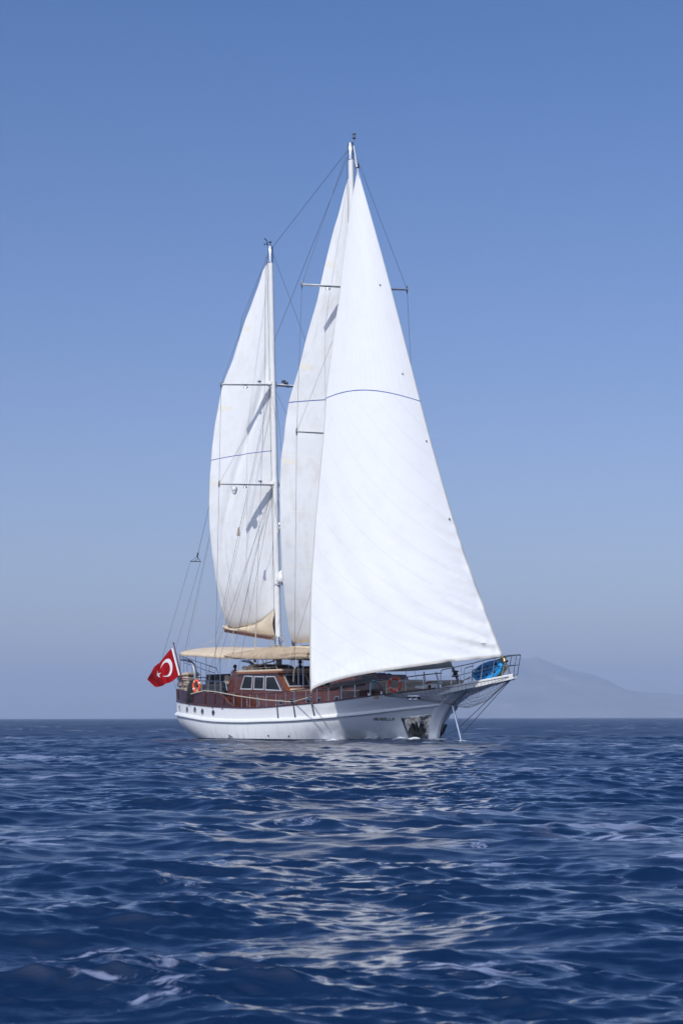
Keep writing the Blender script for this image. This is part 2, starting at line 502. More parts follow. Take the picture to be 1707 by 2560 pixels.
def mountain():
    ridge = pchip([520, 620, 700, 780, 850, 940, 1000, 1060, 1130, 1190, 1240, 1281, 1310, 1334, 1363, 1398, 1420, 1470, 1523, 1569, 1612, 1683, 1707, 1800, 1950, 2150, 2300],
                  [1797, 1790, 1781, 1768, 1748, 1722, 1705, 1694, 1688, 1668, 1650, 1640, 1647, 1643, 1653, 1666, 1675, 1684, 1705, 1726, 1731, 1736, 1741, 1750, 1768, 1790, 1797])
    rng = np.random.default_rng(5)
    D0, D1, D2 = 6900.0, 7700.0, 9300.0
    nx, ny = 420, 60
    fr = [(rng.uniform(0.0015, 0.02), rng.uniform(0, 6.28), rng.uniform(-1, 1)) for _ in range(60)]
    mb = MB(); rows = []
    for j in range(ny + 1):
        y = D0 + (D2 - D0) * j / ny; row = []
        for i in range(nx + 1):
            px = 520 + (2300 - 520) * i / nx
            x = (px - CX) / FPX * D1
            h = max(0.0, (1795.5 - float(ridge(px))) / FPX * D1)
            q = (y - D0) / (D1 - D0) if y < D1 else (D2 - y) / (D2 - D1)
            g = q ** 0.85 * (1.15 - 0.15 * q)
            nzv = sum(math.sin(x * f * math.cos(a) + y * f * math.sin(a) * 1.3 + b * 9) * 0.03 / (f * 60) ** 0.8 for f, a, b in fr)
            z = h * g * (1 + 0.20 * nzv * (1 - q * 0.85)) - 3.0 * (1 - min(1, q * 12))
            row.append((x, y, z))
        rows.append(row)
    mb.grid(rows)
    m = mat('mountain_scrub', (0.21, 0.205, 0.20), 0.95, var=0.7, vscale=0.006, stretch=(1, 1, 2), base2=(0.11, 0.12, 0.12), bump=0.0)
    # pale rock scars
    n = m.node_tree; p = n.nodes['Principled BSDF']
    src = p.inputs['Base Color'].links[0].from_socket
    tc = n.nodes.new('ShaderNodeTexCoord'); nz = n.nodes.new('ShaderNodeTexNoise')
    nz.inputs['Scale'].default_value = 0.011; nz.inputs['Detail'].default_value = 6
    n.links.new(tc.outputs['Object'], nz.inputs[0])
    mr = n.nodes.new('ShaderNodeMapRange'); mr.inputs[1].default_value = 0.60; mr.inputs[2].default_value = 0.70
    n.links.new(nz.outputs[0], mr.inputs[0])
    mx = n.nodes.new('ShaderNodeMix'); mx.data_type = 'RGBA'; mx.inputs[7].default_value = (0.33, 0.31, 0.29, 1)
    n.links.new(mr.outputs[0], mx.inputs[0]); n.links.new(src, mx.inputs[6]); n.links.new(mx.outputs[2], p.inputs['Base Color'])
    o = mb.build('mountain', m)
    tag(o, kind='structure')
mountain()

# ------------------------------------------------------------------ sea
HULL_WL = []        # filled with the waterline by the hull builder
def sea():
    r = np.concatenate([[0.0], np.array([1.2, 2.2]), 3.2 * 1.0030 ** np.arange(0, 690)])
    r = np.concatenate([r, r[-1] * 1.0017 ** np.arange(1, 960)])
    r = np.concatenate([r, r[-1] * 1.004 ** np.arange(1, 290)])
    rmax = r[-1]
    r = np.concatenate([r, rmax * 1.05 ** np.arange(1, 200)])
    r = r[r < 11500]; r = np.append(r, 11500.0)
    A = R(13.5)
    A2 = R(46)
    a = np.concatenate([np.linspace(-math.pi, -A2, 40, endpoint=False), np.linspace(-A2, -A, 170, endpoint=False), np.linspace(-A, A, 720), np.linspace(A, A2, 171)[1:], np.linspace(A2, math.pi, 41)[1:]])
    nr, na = len(r), len(a)
    RR, AA = np.meshgrid(r, a, indexing='ij')
    X0 = (RR * np.sin(AA)).astype(np.float64); Y0 = (RR * np.cos(AA)).astype(np.float64)
    dr = np.gradient(r); da = np.gradient(a)
    SP = np.maximum(dr[:, None] * np.ones(na)[None, :], RR * np.abs(da)[None, :]) .astype(np.float32)
    rng = np.random.default_rng(11)
    # gusts: ripples lie in patches, with smoother water between
    pr = np.random.default_rng(23); gust = np.zeros_like(X0)
    for _ in range(26):
        gl = math.exp(pr.uniform(math.log(1.6), math.log(11))); ga = pr.uniform(0, 2 * math.pi)
        gust += np.sin(2 * math.pi / gl * (X0 * math.cos(ga) * .7 + Y0 * math.sin(ga)) + pr.uniform(0, 6.28))
    gust = np.clip(1.0 + 0.10 * gust, 0.65, 1.45)
    N = 300
    lam = np.exp(rng.uniform(math.log(0.085), math.log(9.5), N))
    tot = 0.0; VAR = np.zeros_like(X0)
    Z = np.zeros_like(X0); DX = np.zeros_like(X0); DY = np.zeros_like(X0); J = np.zeros_like(X0)
    band = lambda L: 0 if L > 4 else 1 if L > 1.6 else 2 if L > 0.5 else 3
    cnt = [sum(1 for L in lam if band(L) == b) for b in range(4)]
    BAND = [rms * math.sqrt(2 / c) for rms, c in zip((0.026, 0.076, 0.102, 0.180), cnt)]     # rms slope carried by each band
    main = R(-97)      # travelling towards the camera and a little to the left
    for L in lam:
        k = 2 * math.pi / L
        spread = R(32) if L > 3 else R(34) if L > 0.8 else R(28)
        th = main + rng.normal() * spread
        st = BAND[band(L)]
        tot += 0.5 * st * st
        amp = st / k * rng.uniform(0.5, 1.5)
        ph = rng.uniform(0, 2 * math.pi)
        cx, sy = math.cos(th), math.sin(th)
        w = np.clip((L / SP - 1.8) / 1.6, 0, 1)
        sel = w > 0
        P = k * (X0[sel] * cx + Y0[sel] * sy) + ph
        ws = w[sel] * (gust[sel] if L < 0.7 else 1.0)
        C, Sn = np.cos(P), np.sin(P)
        VAR[sel] += 0.5 * st * st * ws * ws
        Z[sel] += amp * ws * C
        DX[sel] -= 0.85 * amp * ws * Sn * cx; DY[sel] -= 0.85 * amp * ws * Sn * sy
        if L > 0.5: J[sel] += k * amp * ws * C
    # flat near the lens so that it never dips under the surface
    damp = np.clip((RR - 2.0) / 4.0, 0, 1); damp = damp * damp * (3 - 2 * damp)
    Z *= damp; DX *= damp; DY *= damp
    # water pushed up by the bow, with broken foam along the waterline
    bow = np.zeros_like(Z)
    wl = np.array(HULL_WL)      # world xy of the starboard waterline, stern to bow
    near = (RR > 80) & (RR < 125) & (np.abs(AA) < A)
    xs, ys = X0[near], Y0[near]
    d2 = np.full(xs.shape, 1e9); arg = np.zeros(xs.shape, int)
    for i, (wx, wy) in enumerate(wl):
        d = (xs - wx) ** 2 + (ys - wy) ** 2
        b = d < d2; d2[b] = d[b]; arg[b] = i
    d = np.sqrt(d2); q = arg / (len(wl) - 1)
    fo = 1.1 * np.exp(-((d - 0.35) / 0.55) ** 2) * np.clip((q - 0.50) / 0.25, 0, 1)
    fo += 0.75 * np.exp(-((d - 0.3) / 0.6) ** 2) * np.clip((q - 0.90) / 0.08, 0, 1)
    Z[near] *= 1 - 0.55 * np.exp(-(d / 2.5) ** 2)
    Z[near] += 0.16 * np.exp(-((d - 0.45) / 0.55) ** 2) * np.clip((q - 0.62) / 0.25, 0, 1)
    brk = 0.62 + 0.30 * np.sin(q * 61 + 1.0) + 0.25 * np.sin(q * 143 + 2.0) + 0.2 * np.sin(q * 29)
    fo = fo * np.clip(brk, 0.4, 1.3)
    Z[near] += 0.07 * fo * np.sin(xs * 5.1 + ys * 3.3) * np.sin(xs * 2.3 - ys * 4.0)
    bow[near] = fo
    veil = np.zeros_like(Z)
    for px, py, sx, am in ((20, 2108, 130, 1.0), (533, 2168, 110, .9), (470, 2215, 90, .7), (250, 2380, 150, 1.0), (330, 2480, 170, .9), (120, 2300, 120, .6), (1585, 2112, 130, 1.0), (1690, 2150, 60, 1.0),
                           (1611, 2200, 90, .9), (1241, 2163, 60, .8), (1140, 2122, 90, .7), (1176, 2435, 120, .8), (1330, 2400, 110, .6), (130, 1923, 80, .9), (300, 1995, 110, .7), (640, 1955, 60, .7), (1480, 2035, 70, .6), (1560, 1838, 30, 1.0), (1500, 1842, 20, .9), (760, 2060, 60, .5)):
        d = RC @ Vector(((px - CX) / FPX, -(py - CY) / FPX, -1)); k = -CAMH / d.z; gx, gy = d.x * k, d.y * k
        dist = math.hypot(gx, gy); rx = sx * 1.35 / FPX * dist; ry = rx * 1.5
        veil = np.maximum(veil, am * np.exp(-((X0 - gx) / rx) ** 2 - ((Y0 - gy) / ry) ** 2))
    # foam where the dolphin striker cuts the water
    stx, sty, _ = MB_ @ B(7.75, 0, 0)
    dd = np.sqrt((X0 - stx) ** 2 + (Y0 - sty) ** 2)
    bow += 0.9 * np.exp(-(dd / 0.5) ** 2)
    Z += 0.10 * np.exp(-(dd / 0.6) ** 2)
    verts = np.stack([X0 + DX, Y0 + DY, Z], -1).reshape(-1, 3).astype(np.float32)
    idx = np.arange(nr * na).reshape(nr, na)
    q = np.stack([idx[:-1, :-1], idx[:-1, 1:], idx[1:, 1:], idx[1:, :-1]], -1).reshape(-1, 4)[:, ::-1]
    me = bpy.data.meshes.new('sea')
    me.vertices.add(len(verts)); me.vertices.foreach_set('co', verts.ravel())
    me.loops.add(q.size); me.loops.foreach_set('vertex_index', q.ravel().astype(np.int32))
    me.polygons.add(len(q)); me.polygons.foreach_set('loop_start', np.arange(0, q.size, 4, dtype=np.int32))
    me.polygons.foreach_set('use_smooth', np.ones(len(q), bool))
    for nm, arr in (('crest', J), ('bowfoam', bow), ('veil', veil), ('unmeshed', np.sqrt(np.clip(1 - VAR / tot, 0, 1)))):
        at = me.attributes.new(nm, 'FLOAT', 'POINT'); at.data.foreach_set('value', arr.ravel().astype(np.float32))
    me.update(calc_edges=True)
    me.materials.append(sea_mat())
    o = bpy.data.objects.new('sea', me); COL.objects.link(o)
    tag(o, kind='structure')

def sea_mat():
    m = bpy.data.materials.new('sea_water'); m.use_nodes = True
    n = m.node_tree; L = n.links.new
    p = n.nodes['Principled BSDF']; out = n.nodes['Material Output']
    p.inputs['Base Color'].default_value = (0.0013, 0.0150, 0.052, 1)
    p.inputs['Roughness'].default_value = 0.09
    p.inputs['IOR'].default_value = 1.42
    def math_(op, a, b=None):
        q = n.nodes.new('ShaderNodeMath'); q.operation = op
        for i, x in enumerate((a, b)):
            if x is None: continue
            if isinstance(x, (int, float)): q.inputs[i].default_value = x
            else: L(x, q.inputs[i])
        return q.outputs[0]
    tc = n.nodes.new('ShaderNodeTexCoord')
    def noise(scale, stretch, detail=4, rough=0.55, dist=0.0):
        mp = n.nodes.new('ShaderNodeMapping'); mp.inputs['Scale'].default_value = stretch
        mp.inputs['Rotation'].default_value = (0, 0, 0.1)
        L(tc.outputs['Object'], mp.inputs[0])
        q = n.nodes.new('ShaderNodeTexNoise'); q.inputs['Scale'].default_value = scale
        q.inputs['Detail'].default_value = detail; q.inputs['Roughness'].default_value = rough
        q.inputs['Distortion'].default_value = dist
        L(mp.outputs[0], q.inputs[0]); return q.outputs[0]
    # ripples too fine to mesh
    h = math_('ADD', math_('MULTIPLY', noise(2.6, (0.4, 1.6, 1), 5), 0.6), math_('MULTIPLY', noise(11.0, (0.4, 1.6, 1), 4), 0.22))
    un = n.nodes.new('ShaderNodeAttribute'); un.attribute_name = 'unmeshed'
    h = math_('ADD', h, math_('MULTIPLY', math_('MULTIPLY', un.outputs['Fac'], un.outputs['Fac']), math_('MULTIPLY', noise(0.75, (0.55, 1.6, 1), 3), 2.4)))
    bp = n.nodes.new('ShaderNodeBump'); bp.inputs['Strength'].default_value = 0.22; bp.inputs['Distance'].default_value = 0.12
    L(h, bp.inputs['Height']); L(bp.outputs[0], p.inputs['Normal'])
    # slopes of the waves too far away to mesh go into the gloss instead
    mr = n.nodes.new('ShaderNodeMapRange'); mr.inputs[1].default_value = 0.50; mr.inputs[2].default_value = 1.0
    mr.inputs[3].default_value = 0.045; mr.inputs[4].default_value = 0.42
    L(un.outputs['Fac'], mr.inputs[0]); L(mr.outputs[0], p.inputs['Roughness'])
    # foam: thin veils left on the surface, a few breaking crests, the bow wave
    def rng(x, a, b):
        q = n.nodes.new('ShaderNodeMapRange'); q.inputs[1].default_value = a; q.inputs[2].default_value = b
        q.interpolation_type = 'SMOOTHSTEP'; L(x, q.inputs[0]); return q.outputs[0]
    veil = math_('MULTIPLY', rng(noise(0.16, (0.8, 0.42, 1), 3, 0.5), 0.56, 0.62), rng(noise(1.1, (0.7, 1.0, 1), 5, 0.6, 0.8), 0.50, 0.57))
    av = n.nodes.new('ShaderNodeAttribute'); av.attribute_name = 'veil'
    lace = math_('ADD', av.outputs['Fac'], math_('MULTIPLY', math_('SUBTRACT', noise(2.6, (0.5, 1.1, 1), 8, 0.70, 1.7), 0.5), 4.6))
    lace = math_('MULTIPLY', rng(lace, 0.74, 1.12), math_('GREATER_THAN', av.outputs['Fac'], 0.03))
    veil = math_('MAXIMUM', veil, math_('MULTIPLY', lace, 1.35))
    at = n.nodes.new('ShaderNodeAttribute'); at.attribute_name = 'crest'
    at2 = n.nodes.new('ShaderNodeAttribute'); at2.attribute_name = 'bowfoam'
    cr = math_('MULTIPLY', rng(at.outputs['Fac'], 0.40, 0.46), rng(noise(4.5, (0.5, 1.2, 1), 7, 0.72), 0.53, 0.58))
    cr = math_('MULTIPLY', cr, rng(noise(0.09, (1, 0.6, 1), 2), 0.49, 0.53))
    bw = rng(math_('ADD', at2.outputs['Fac'], math_('MULTIPLY', math_('SUBTRACT', noise(5.0, (1, 1, 1), 6, 0.7), 0.5), 1.4)), 0.45, 0.85)
    bw = math_('MULTIPLY', bw, math_('GREATER_THAN', at2.outputs['Fac'], 0.05))
    f = math_('MAXIMUM', math_('MULTIPLY', veil, 0.36), math_('MAXIMUM', math_('MULTIPLY', cr, 0.75), bw))
    d = n.nodes.new('ShaderNodeBsdfDiffuse'); fc = n.nodes.new('ShaderNodeMix'); fc.data_type = 'RGBA'; fc.inputs[6].default_value = (0.41, 0.47, 0.66, 1); fc.inputs[7].default_value = (0.82, 0.84, 0.86, 1)
    L(math_('MAXIMUM', bw, math_('MULTIPLY', cr, 0.6)), fc.inputs[0]); L(fc.outputs[2], d.inputs[0])
    ms = n.nodes.new('ShaderNodeMixShader'); L(f, ms.inputs[0]); L(p.outputs[0], ms.inputs[1]); L(d.outputs[0], ms.inputs[2])
    L(ms.outputs[0], out.inputs[0])
    return m

# ================================================================== the yacht
yacht = bpy.data.objects.new('sailing_yacht', None); COL.objects.link(yacht)
yacht.matrix_world = MB_
tag(yacht, 'white hulled two masted wooden sailing yacht under full white sail on the open sea', 'yacht')
def part(mb, name, m, parent=None, **k):
    return mb.build(name, m, yacht if parent is None else parent, **k)

# ------------------------------------------------------------------ hull shape
b_sheer = pchip([-13.9, -12.5, -11, -9, -6, -3, 0, 2, 4, 5.5, 7, 8, 8.6, 9.0],
                [2.46, 2.86, 3.12, 3.34, 3.48, 3.52, 3.48, 3.28, 2.80, 2.22, 1.46, 0.90, 0.50, 0.10])
px_sheer = pchip([441, 475, 513, 551, 590, 616, 647, 693, 731, 773, 840, 852, 932, 1014, 1061, 1143, 1184],
                 [1754, 1760.8, 1765.2, 1768.4, 1769.8, 1770.6, 1769.8, 1766.6, 1762.8, 1759.2, 1753, 1751.2, 1740.8, 1730.6, 1725.3, 1713.7, 1703.5])
px_rail = pchip([438, 475, 513, 551, 609, 660, 712, 770, 840, 913, 990, 1060, 1110, 1126],
                [1788.5, 1796.2, 1802.9, 1806.3, 1807.6, 1806, 1804.5, 1801, 1795, 1787.8, 1778, 1770, 1764.3, 1762.0])
stem = pchip([-0.7, 0.0, 0.6, 1.14, 1.79, 2.28, 2.54, 2.85, 3.2], [5.4, 5.93, 6.12, 6.42, 7.05, 7.9, 8.50, 9.0, 9.25])
stern = pchip([-0.7, 0.0, 0.5, 0.95, 1.3, 4.0], [-11.6, -12.85, -13.40, -13.75, -13.9, -13.9])
g_wl = pchip([0, .08, .2, .4, .6, .75, .85, .93, 1.0], [1.75, 2.45, 3.05, 3.32, 3.12, 2.22, 1.32, 0.66, 0.07])
SG = np.linspace(0, 1, 130)
US = -13.9 + 22.9 * SG
gS_ = b_sheer(US); gW_ = g_wl(SG)
b_rail = pchip([-13.9, -12.5, -11, -9, -6, -3, 0, 2, 4, 5, 6, 6.5, 7.05], [2.44, 2.83, 3.08, 3.29, 3.42, 3.45, 3.36, 3.06, 2.36, 1.80, 1.10, 0.68, 0.08])
gR_ = b_rail(-13.9 + (7.05 + 13.9) * SG)
zS = np.array([z_on(u, float(v), px_sheer) for u, v in zip(US, gS_)])
UR = -13.9 + (7.05 + 13.9) * SG
zR = np.array([z_on(u, float(v), px_rail) for u, v in zip(UR, gR_)])
def smooth(z, k=4):
    p = np.concatenate([2 * z[0] - z[1:k + 1][::-1], z, 2 * z[-1] - z[-k - 1:-1][::-1]])
    return np.convolve(p, np.ones(2 * k + 1) / (2 * k + 1), 'valid')
zS = smooth(zS); zR = smooth(zR)
zSf = lambda s: np.interp(s, SG, zS)
zRf = lambda s: np.interp(s, SG, zR)
TR = 0.6
def hullpt(s, t):
    zs, zr = float(zSf(s)), float(zRf(s))
    gs, gr, gw = (float(np.interp(s, SG, g)) for g in (gS_, gR_, gW_))
    if t <= TR:
        z = -0.7 + (zr + 0.7) * t / TR
        if z >= 0:
            q = min(1.0, z / max(zr, 0.2))
            v = gw + (gr - gw) * (1 - (1 - q) ** 1.9)
        else: v = gw * (1 + 0.38 * z)
    else:
        q = (t - TR) / (1 - TR)
        z = zr + (zs - zr) * q
        v = gr + (gs - gr) * q
    zl = lambda k: (-0.7 + (zR[k] + 0.7) * t / TR) if t <= TR else zR[k] + (zS[k] - zR[k]) * (t - TR) / (1 - TR)
    us = float(stern(zl(0))); ub = float(stem(zl(-1)))
    return us + (ub - us) * s, v, z
NT = 44
TT = np.concatenate([np.linspace(0, TR, 30), np.linspace(TR, 1, 15)[1:]])
def hull_rows(sign): return [[B(u, sign * v, z) for u, v, z in (hullpt(s, t) for s in SG)] for t in TT]
star = hull_rows(1); port = hull_rows(-1)
hb = MB(); hb.grid(star); hb.grid(port, flip=True)
tr_rows = []
for i in range(len(TT)):
    a = star[i][0]; w = -a.y
    tr_rows.append([Vector((a.x - 0.28 * (1 - (y / w) ** 2), -y, a.z)) for y in np.linspace(-w, w, 13)])
hb.grid(tr_rows, flip=True)
hb.grid([star[0], port[0]], flip=True)
sr = [[star[i][-1], port[i][-1]] for i in range(len(TT))]
hb.grid(sr)
hull = part(hb, 'hull', M_hull)
BV = BVHTree.FromPolygons([tuple(p) for r in star for p in r], MB().grid(star).f)
for s in np.linspace(0, 1, 90):
    best = min((hullpt(s, t) for t in np.linspace(0, TR, 60)), key=lambda p: abs(p[2]))
    w = MB_ @ B(*best); HULL_WL.append((w.x, w.y))
def onhull(px, py):
    h, nrm, i, d = BV.ray_cast(CO, ray(px, py))
    if h is None: h, nrm, i, d = BV.find_nearest(CO + ray(px, py) * 95)
    if nrm.y > 0: nrm = -nrm
    return h, nrm
def sheer(u):
    """edge of the deck at station u"""
    s = (u + 13.9) / 22.9
    return float(b_sheer(u)), float(zSf(s))
def u_at_px(px, vf, zf):
    lo, hi = -16.0, 9.0
    for _ in range(40):
        u = (lo + hi) / 2
        if proj(B(u, vf(u), zf(u)))[0] < px: lo = u
        else: hi = u
    return u
def sheer_px(px, inset=0.0):
    u = u_at_px(px, lambda u: float(b_sheer(u)) - inset, lambda u: sheer(u)[1])
    return u, float(b_sheer(u)) - inset, sheer(u)[1]

# deck
rows = []
for u in np.linspace(-13.85, 8.9, 70):
    b, z = sheer(u); b -= 0.04
    rows.append([B(u, x * b, z - 0.12 + 0.01 * (1 - x * x)) for x in np.linspace(-1, 1, 9)])
part(MB().grid(rows), 'deck', M_deck)

# rub rail round the hull, the plank along the stem, varnished cap on the sheer
def rail_sweep(tval, prof, sgn, s0=0.0, s1=1.0, n=110):
    rows = []
    for s in np.linspace(s0, s1, n):
        u, v, z = hullpt(s, tval); u2, v2, _ = hullpt(min(1, s + .01), tval); u1, v1, _ = hullpt(max(0, s - .01), tval)
        tx, ty = u2 - u1, v2 - v1; l = math.hypot(tx, ty); nx, ny = -ty / l, tx / l
        if ny < 0: nx, ny = -nx, -ny
        rows.append([B(u + nx * o, sgn * (v + ny * o), z + dz) for o, dz in prof])
    mb = MB().grid(rows, flip=sgn < 0)
    mb.f += [tuple(range(len(prof))), tuple(range(len(mb.v) - len(prof), len(mb.v)))[::-1]]; mb.m += [0, 0]
    return mb
RP = [(-0.02, 0.0), (0.10, 0.0), (0.125, 0.02), (0.13, 0.07), (0.11, 0.12), (0.05, 0.17), (0.0, 0.20), (-0.02, 0.20)]
for sg in (1, -1):
    part(rail_sweep(TR, RP, sg, 0.0, 0.985), 'rub_rail', M_white)
    part(rail_sweep(1.0, [(-0.10, -0.01), (0.05, -0.01), (0.06, 0.03), (0.04, 0.05), (-0.10, 0.05)], sg, 0.0, 0.93), 'cap_rail', M_dwood)
for sg in (1, -1):
    rows = []
    for t in np.linspace(0.12, 0.93, 40):
        row = []
        w = 0.021
        for k, s in enumerate(np.linspace(1 - w, 1.0, 7)):
            u, v, z = hullpt(s, t)
            h, nrm, _, _ = BV.find_nearest(B(u, v, z))
            if nrm.y > 0: nrm = -nrm
            p = B(u, v, z) + nrm * (0.05 if k else -0.02)
            row.append(Vector((p.x, p.y * sg, p.z)))
        rows.append(row)
    part(MB().grid(rows, flip=sg < 0), 'stem_plank', M_hull)

# aft bulwark in dark varnished planking
px_bulw = pchip([440, 446, 471, 513, 545, 556, 566, 574, 586], [1724, 1724.5, 1730.5, 1734, 1736.5, 1740, 1748.5, 1759, 1767.5])
for sg in (1, -1):
    ub = sheer_px(585)[0]
    o, i_ = [], []
    for u in np.linspace(-13.9, ub, 50):
        b, z = sheer(u); zt = max(z_on(u, b, px_bulw), z + 0.02)
        o.append([B(u, sg * (b + 0.015), z + 0.03), B(u, sg * (b + 0.05), zt)])
        i_.append([B(u, sg * (b - 0.09), z + 0.03), B(u, sg * (b - 0.06), zt)])
    rows = [[a[0], a[1], c[1], c[0]] for a, c in zip(o, i_)]
    mb = MB().grid(rows, flip=sg < 0)
    k = len(rows)
    mb.f += [(0, 1, 2, 3), (4*k-1, 4*k-2, 4*k-3, 4*k-4)]; mb.m += [0, 0]
    part(mb, 'bulwark', M_bulw)
    if sg == 1: top_b = [(a[1] + c[1]) / 2 for a, c in zip(o, i_)]
    mb = MB().tube([(a[1] + c[1]) / 2 + Vector((0, 0, .012)) for a, c in zip(o, i_)], 0.06, 6, flat=(1.3, .6))
    part(mb, 'bulwark_cap', M_dwood)
bT, zT = sheer(-13.9); zTt = z_on(-13.9, bT, px_bulw)
rows = []
for y in np.linspace(-bT, bT, 15):
    x = -13.9 - 0.28 * (1 - (y / bT) ** 2)
    rows.append([Vector((x - .015, y, zT + .0)), Vector((x - .03, y, zTt)), Vector((x + .08, y, zTt)), Vector((x + .08, y, zT + .0))])
part(MB().grid(rows, flip=True), 'transom_bulwark', M_bulw)
for px in (447, 482, 514, 538, 561):          # tapered wooden timber heads on the bulwark
    u = u_at_px(px, lambda u: float(b_sheer(u)), lambda u: sheer(u)[1] + .3)
    b, z = sheer(u); zt = z_on(u, b, px_bulw)
    a = [B(u - .01, b + .02, z + .12), B(u + .01, b + .02, z + .12), B(u + .10, b + .055, zt - .02), B(u - .10, b + .055, zt - .02)]
    c = [p + Vector((0, -.045, 0)) for p in a]
    part(MB().prism(a, c), 'timber_head', M_mahog)

# portholes, deck lights and fittings in the hull side
def basis(nrm):
    x = Vector((0, 0, 1)).cross(nrm).normalized(); return x, nrm.cross(x).normalized()
for (px, py) in ((449.6, 1771), (468.1, 1774.6), (487.8, 1774.8), (506.4, 1779), (533.7, 1782.4)):
    h, nrm = onhull(px, py); x, y = basis(nrm)
    prof = [(-0.02, .125), (.012, .16), (.03, .155), (.034, .118), (.0, .11)]
    rm = part(MB().lathe(h, nrm, prof, 18), 'porthole', M_steel)
    part(MB().lathe(h + nrm * .006, nrm, [(0, .115), (.004, .05), (.005, .0)], 16), 'glass', M_glass2, rm)
h, nrm = onhull(1034, 1744); x, y = basis(nrm)
pts = [h + nrm * .015 + x * (.30 * math.copysign(1, math.cos(a)) * .7 + .11 * math.cos(a)) + y * .11 * math.sin(a) for a in np.linspace(0, 2*math.pi, 24, endpoint=False)]
fl = part(MB().tube(pts, .028, 6, closed=True), 'fairlead', M_steel)
part(MB().prism([p - nrm * .035 for p in pts], [p - nrm * .004 for p in pts]), 'recess', M_black, fl)
for k in (-1, 1): part(MB().box(h + x * .12 * k + nrm * .02, (.07, .02, .035), bev=.01), 'roller', M_steel, fl)
h, nrm = onhull(940, 1744.5); x, y = basis(nrm)
part(MB().box(h, (.14, .06, .05), bev=.02), 'deck_light', M_brass)
h, nrm = onhull(575, 1840)
mb = MB().lathe(h, nrm, [(-.02, .06), (.05, .07), (.05, .04), (-.02, .03)], 12); x, y = basis(nrm)
mb.lathe(h + x * .22 - y * .03, nrm, [(-.02, .05), (.06, .055), (.06, .03), (-.02, .02)], 10)
mb.lathe(h - x * .12 - y * .12, nrm, [(-.02, .04), (.04, .045), (.04, .02), (-.02, .02)], 10)
part(mb, 'exhaust_outlet', M_steel)
for p in ((671, 1840), (722, 1841)):
    h, nrm = onhull(*p); part(MB().lathe(h, nrm, [(-.01, .05), (.02, .055), (.02, .03), (-.02, .02)], 10), 'drain_outlet', M_black)
# chainplates
CH = {}
for (a, b_) in (((693.6, 1771), (696.3, 1798)), ((734.5, 1767), (739, 1795.5)), ((780, 1764), (787, 1791.5)),
                ((531.5, 1770), (534.5, 1797)), ((556, 1773), (559, 1799))):
    p0, n0 = onhull(*a); p1, n1 = onhull(*b_)
    p0 = p0 + Vector((0, 0, .05))
    if a[0] < 600: p1 = p0.lerp(p1, .12)
    d = Vector((.045, 0, 0)); o0, o1 = n0 * .035, n1 * .035
    part(MB().prism([p0 - d, p0 + d, p1 + d, p1 - d], [p0 - d + o0, p0 + d + o0, p1 + d + o1, p1 - d + o1]), 'chainplate', M_wire)
# yacht's name on the bow
mb = MB()
def strip(p, q, w=.21):
    """a straight stroke in letter units, laid on the planking"""
    (x0, y0), (x1, y1) = p, q; l = math.hypot(x1 - x0, y1 - y0); nx, ny = -(y1 - y0) / l * w / 2, (x1 - x0) / l * w / 2
    vs = []
    for (X, Y) in ((x0 + nx, y0 + ny), (x1 + nx, y1 + ny), (x1 - nx, y1 - ny), (x0 - nx, y0 - ny)):
        px = 933.2 + X * (986.5 - 933.2) / 8.0; py = 1801.8 - X * 0.03 - Y * 7.0
        hh, nn = onhull(px, py); vs.append((hh + nn * .012, hh + nn * .002))
    mb.prism([v[0] for v in vs], [v[1] for v in vs])
def letter(ch, x):
    G = {'A': [((0, 0), (.42, 1)), ((.42, 1), (.84, 0))], 'L': [((.1, 0), (.1, 1)), ((.1, .06), (.68, .06))],
         'E': [((.1, 0), (.1, 1)), ((.1, .06), (.66, .06)), ((.1, .5), (.58, .5)), ((.1, .94), (.66, .94))],
         'B': [((.1, 0), (.1, 1)), ((.1, .94), (.5, .94)), ((.5, .94), (.64, .75)), ((.64, .75), (.5, .53)), ((.1, .53), (.5, .53)), ((.5, .53), (.72, .3)), ((.72, .3), (.55, .06)), ((.1, .06), (.55, .06))],
         'R': [((.1, 0), (.1, 1)), ((.1, .94), (.5, .94)), ((.5, .94), (.66, .73)), ((.66, .73), (.5, .48)), ((.1, .48), (.5, .48)), ((.36, .48), (.74, 0))]}
    for p, q in G[ch]: strip((x + p[0], p[1]), (x + q[0], q[1]))
for k, ch in enumerate('ARABELLA'): letter(ch, k * 1.0 + (0.05 if ch == 'E' else 0))
part(mb, 'name_lettering', M_letter, smooth=False)
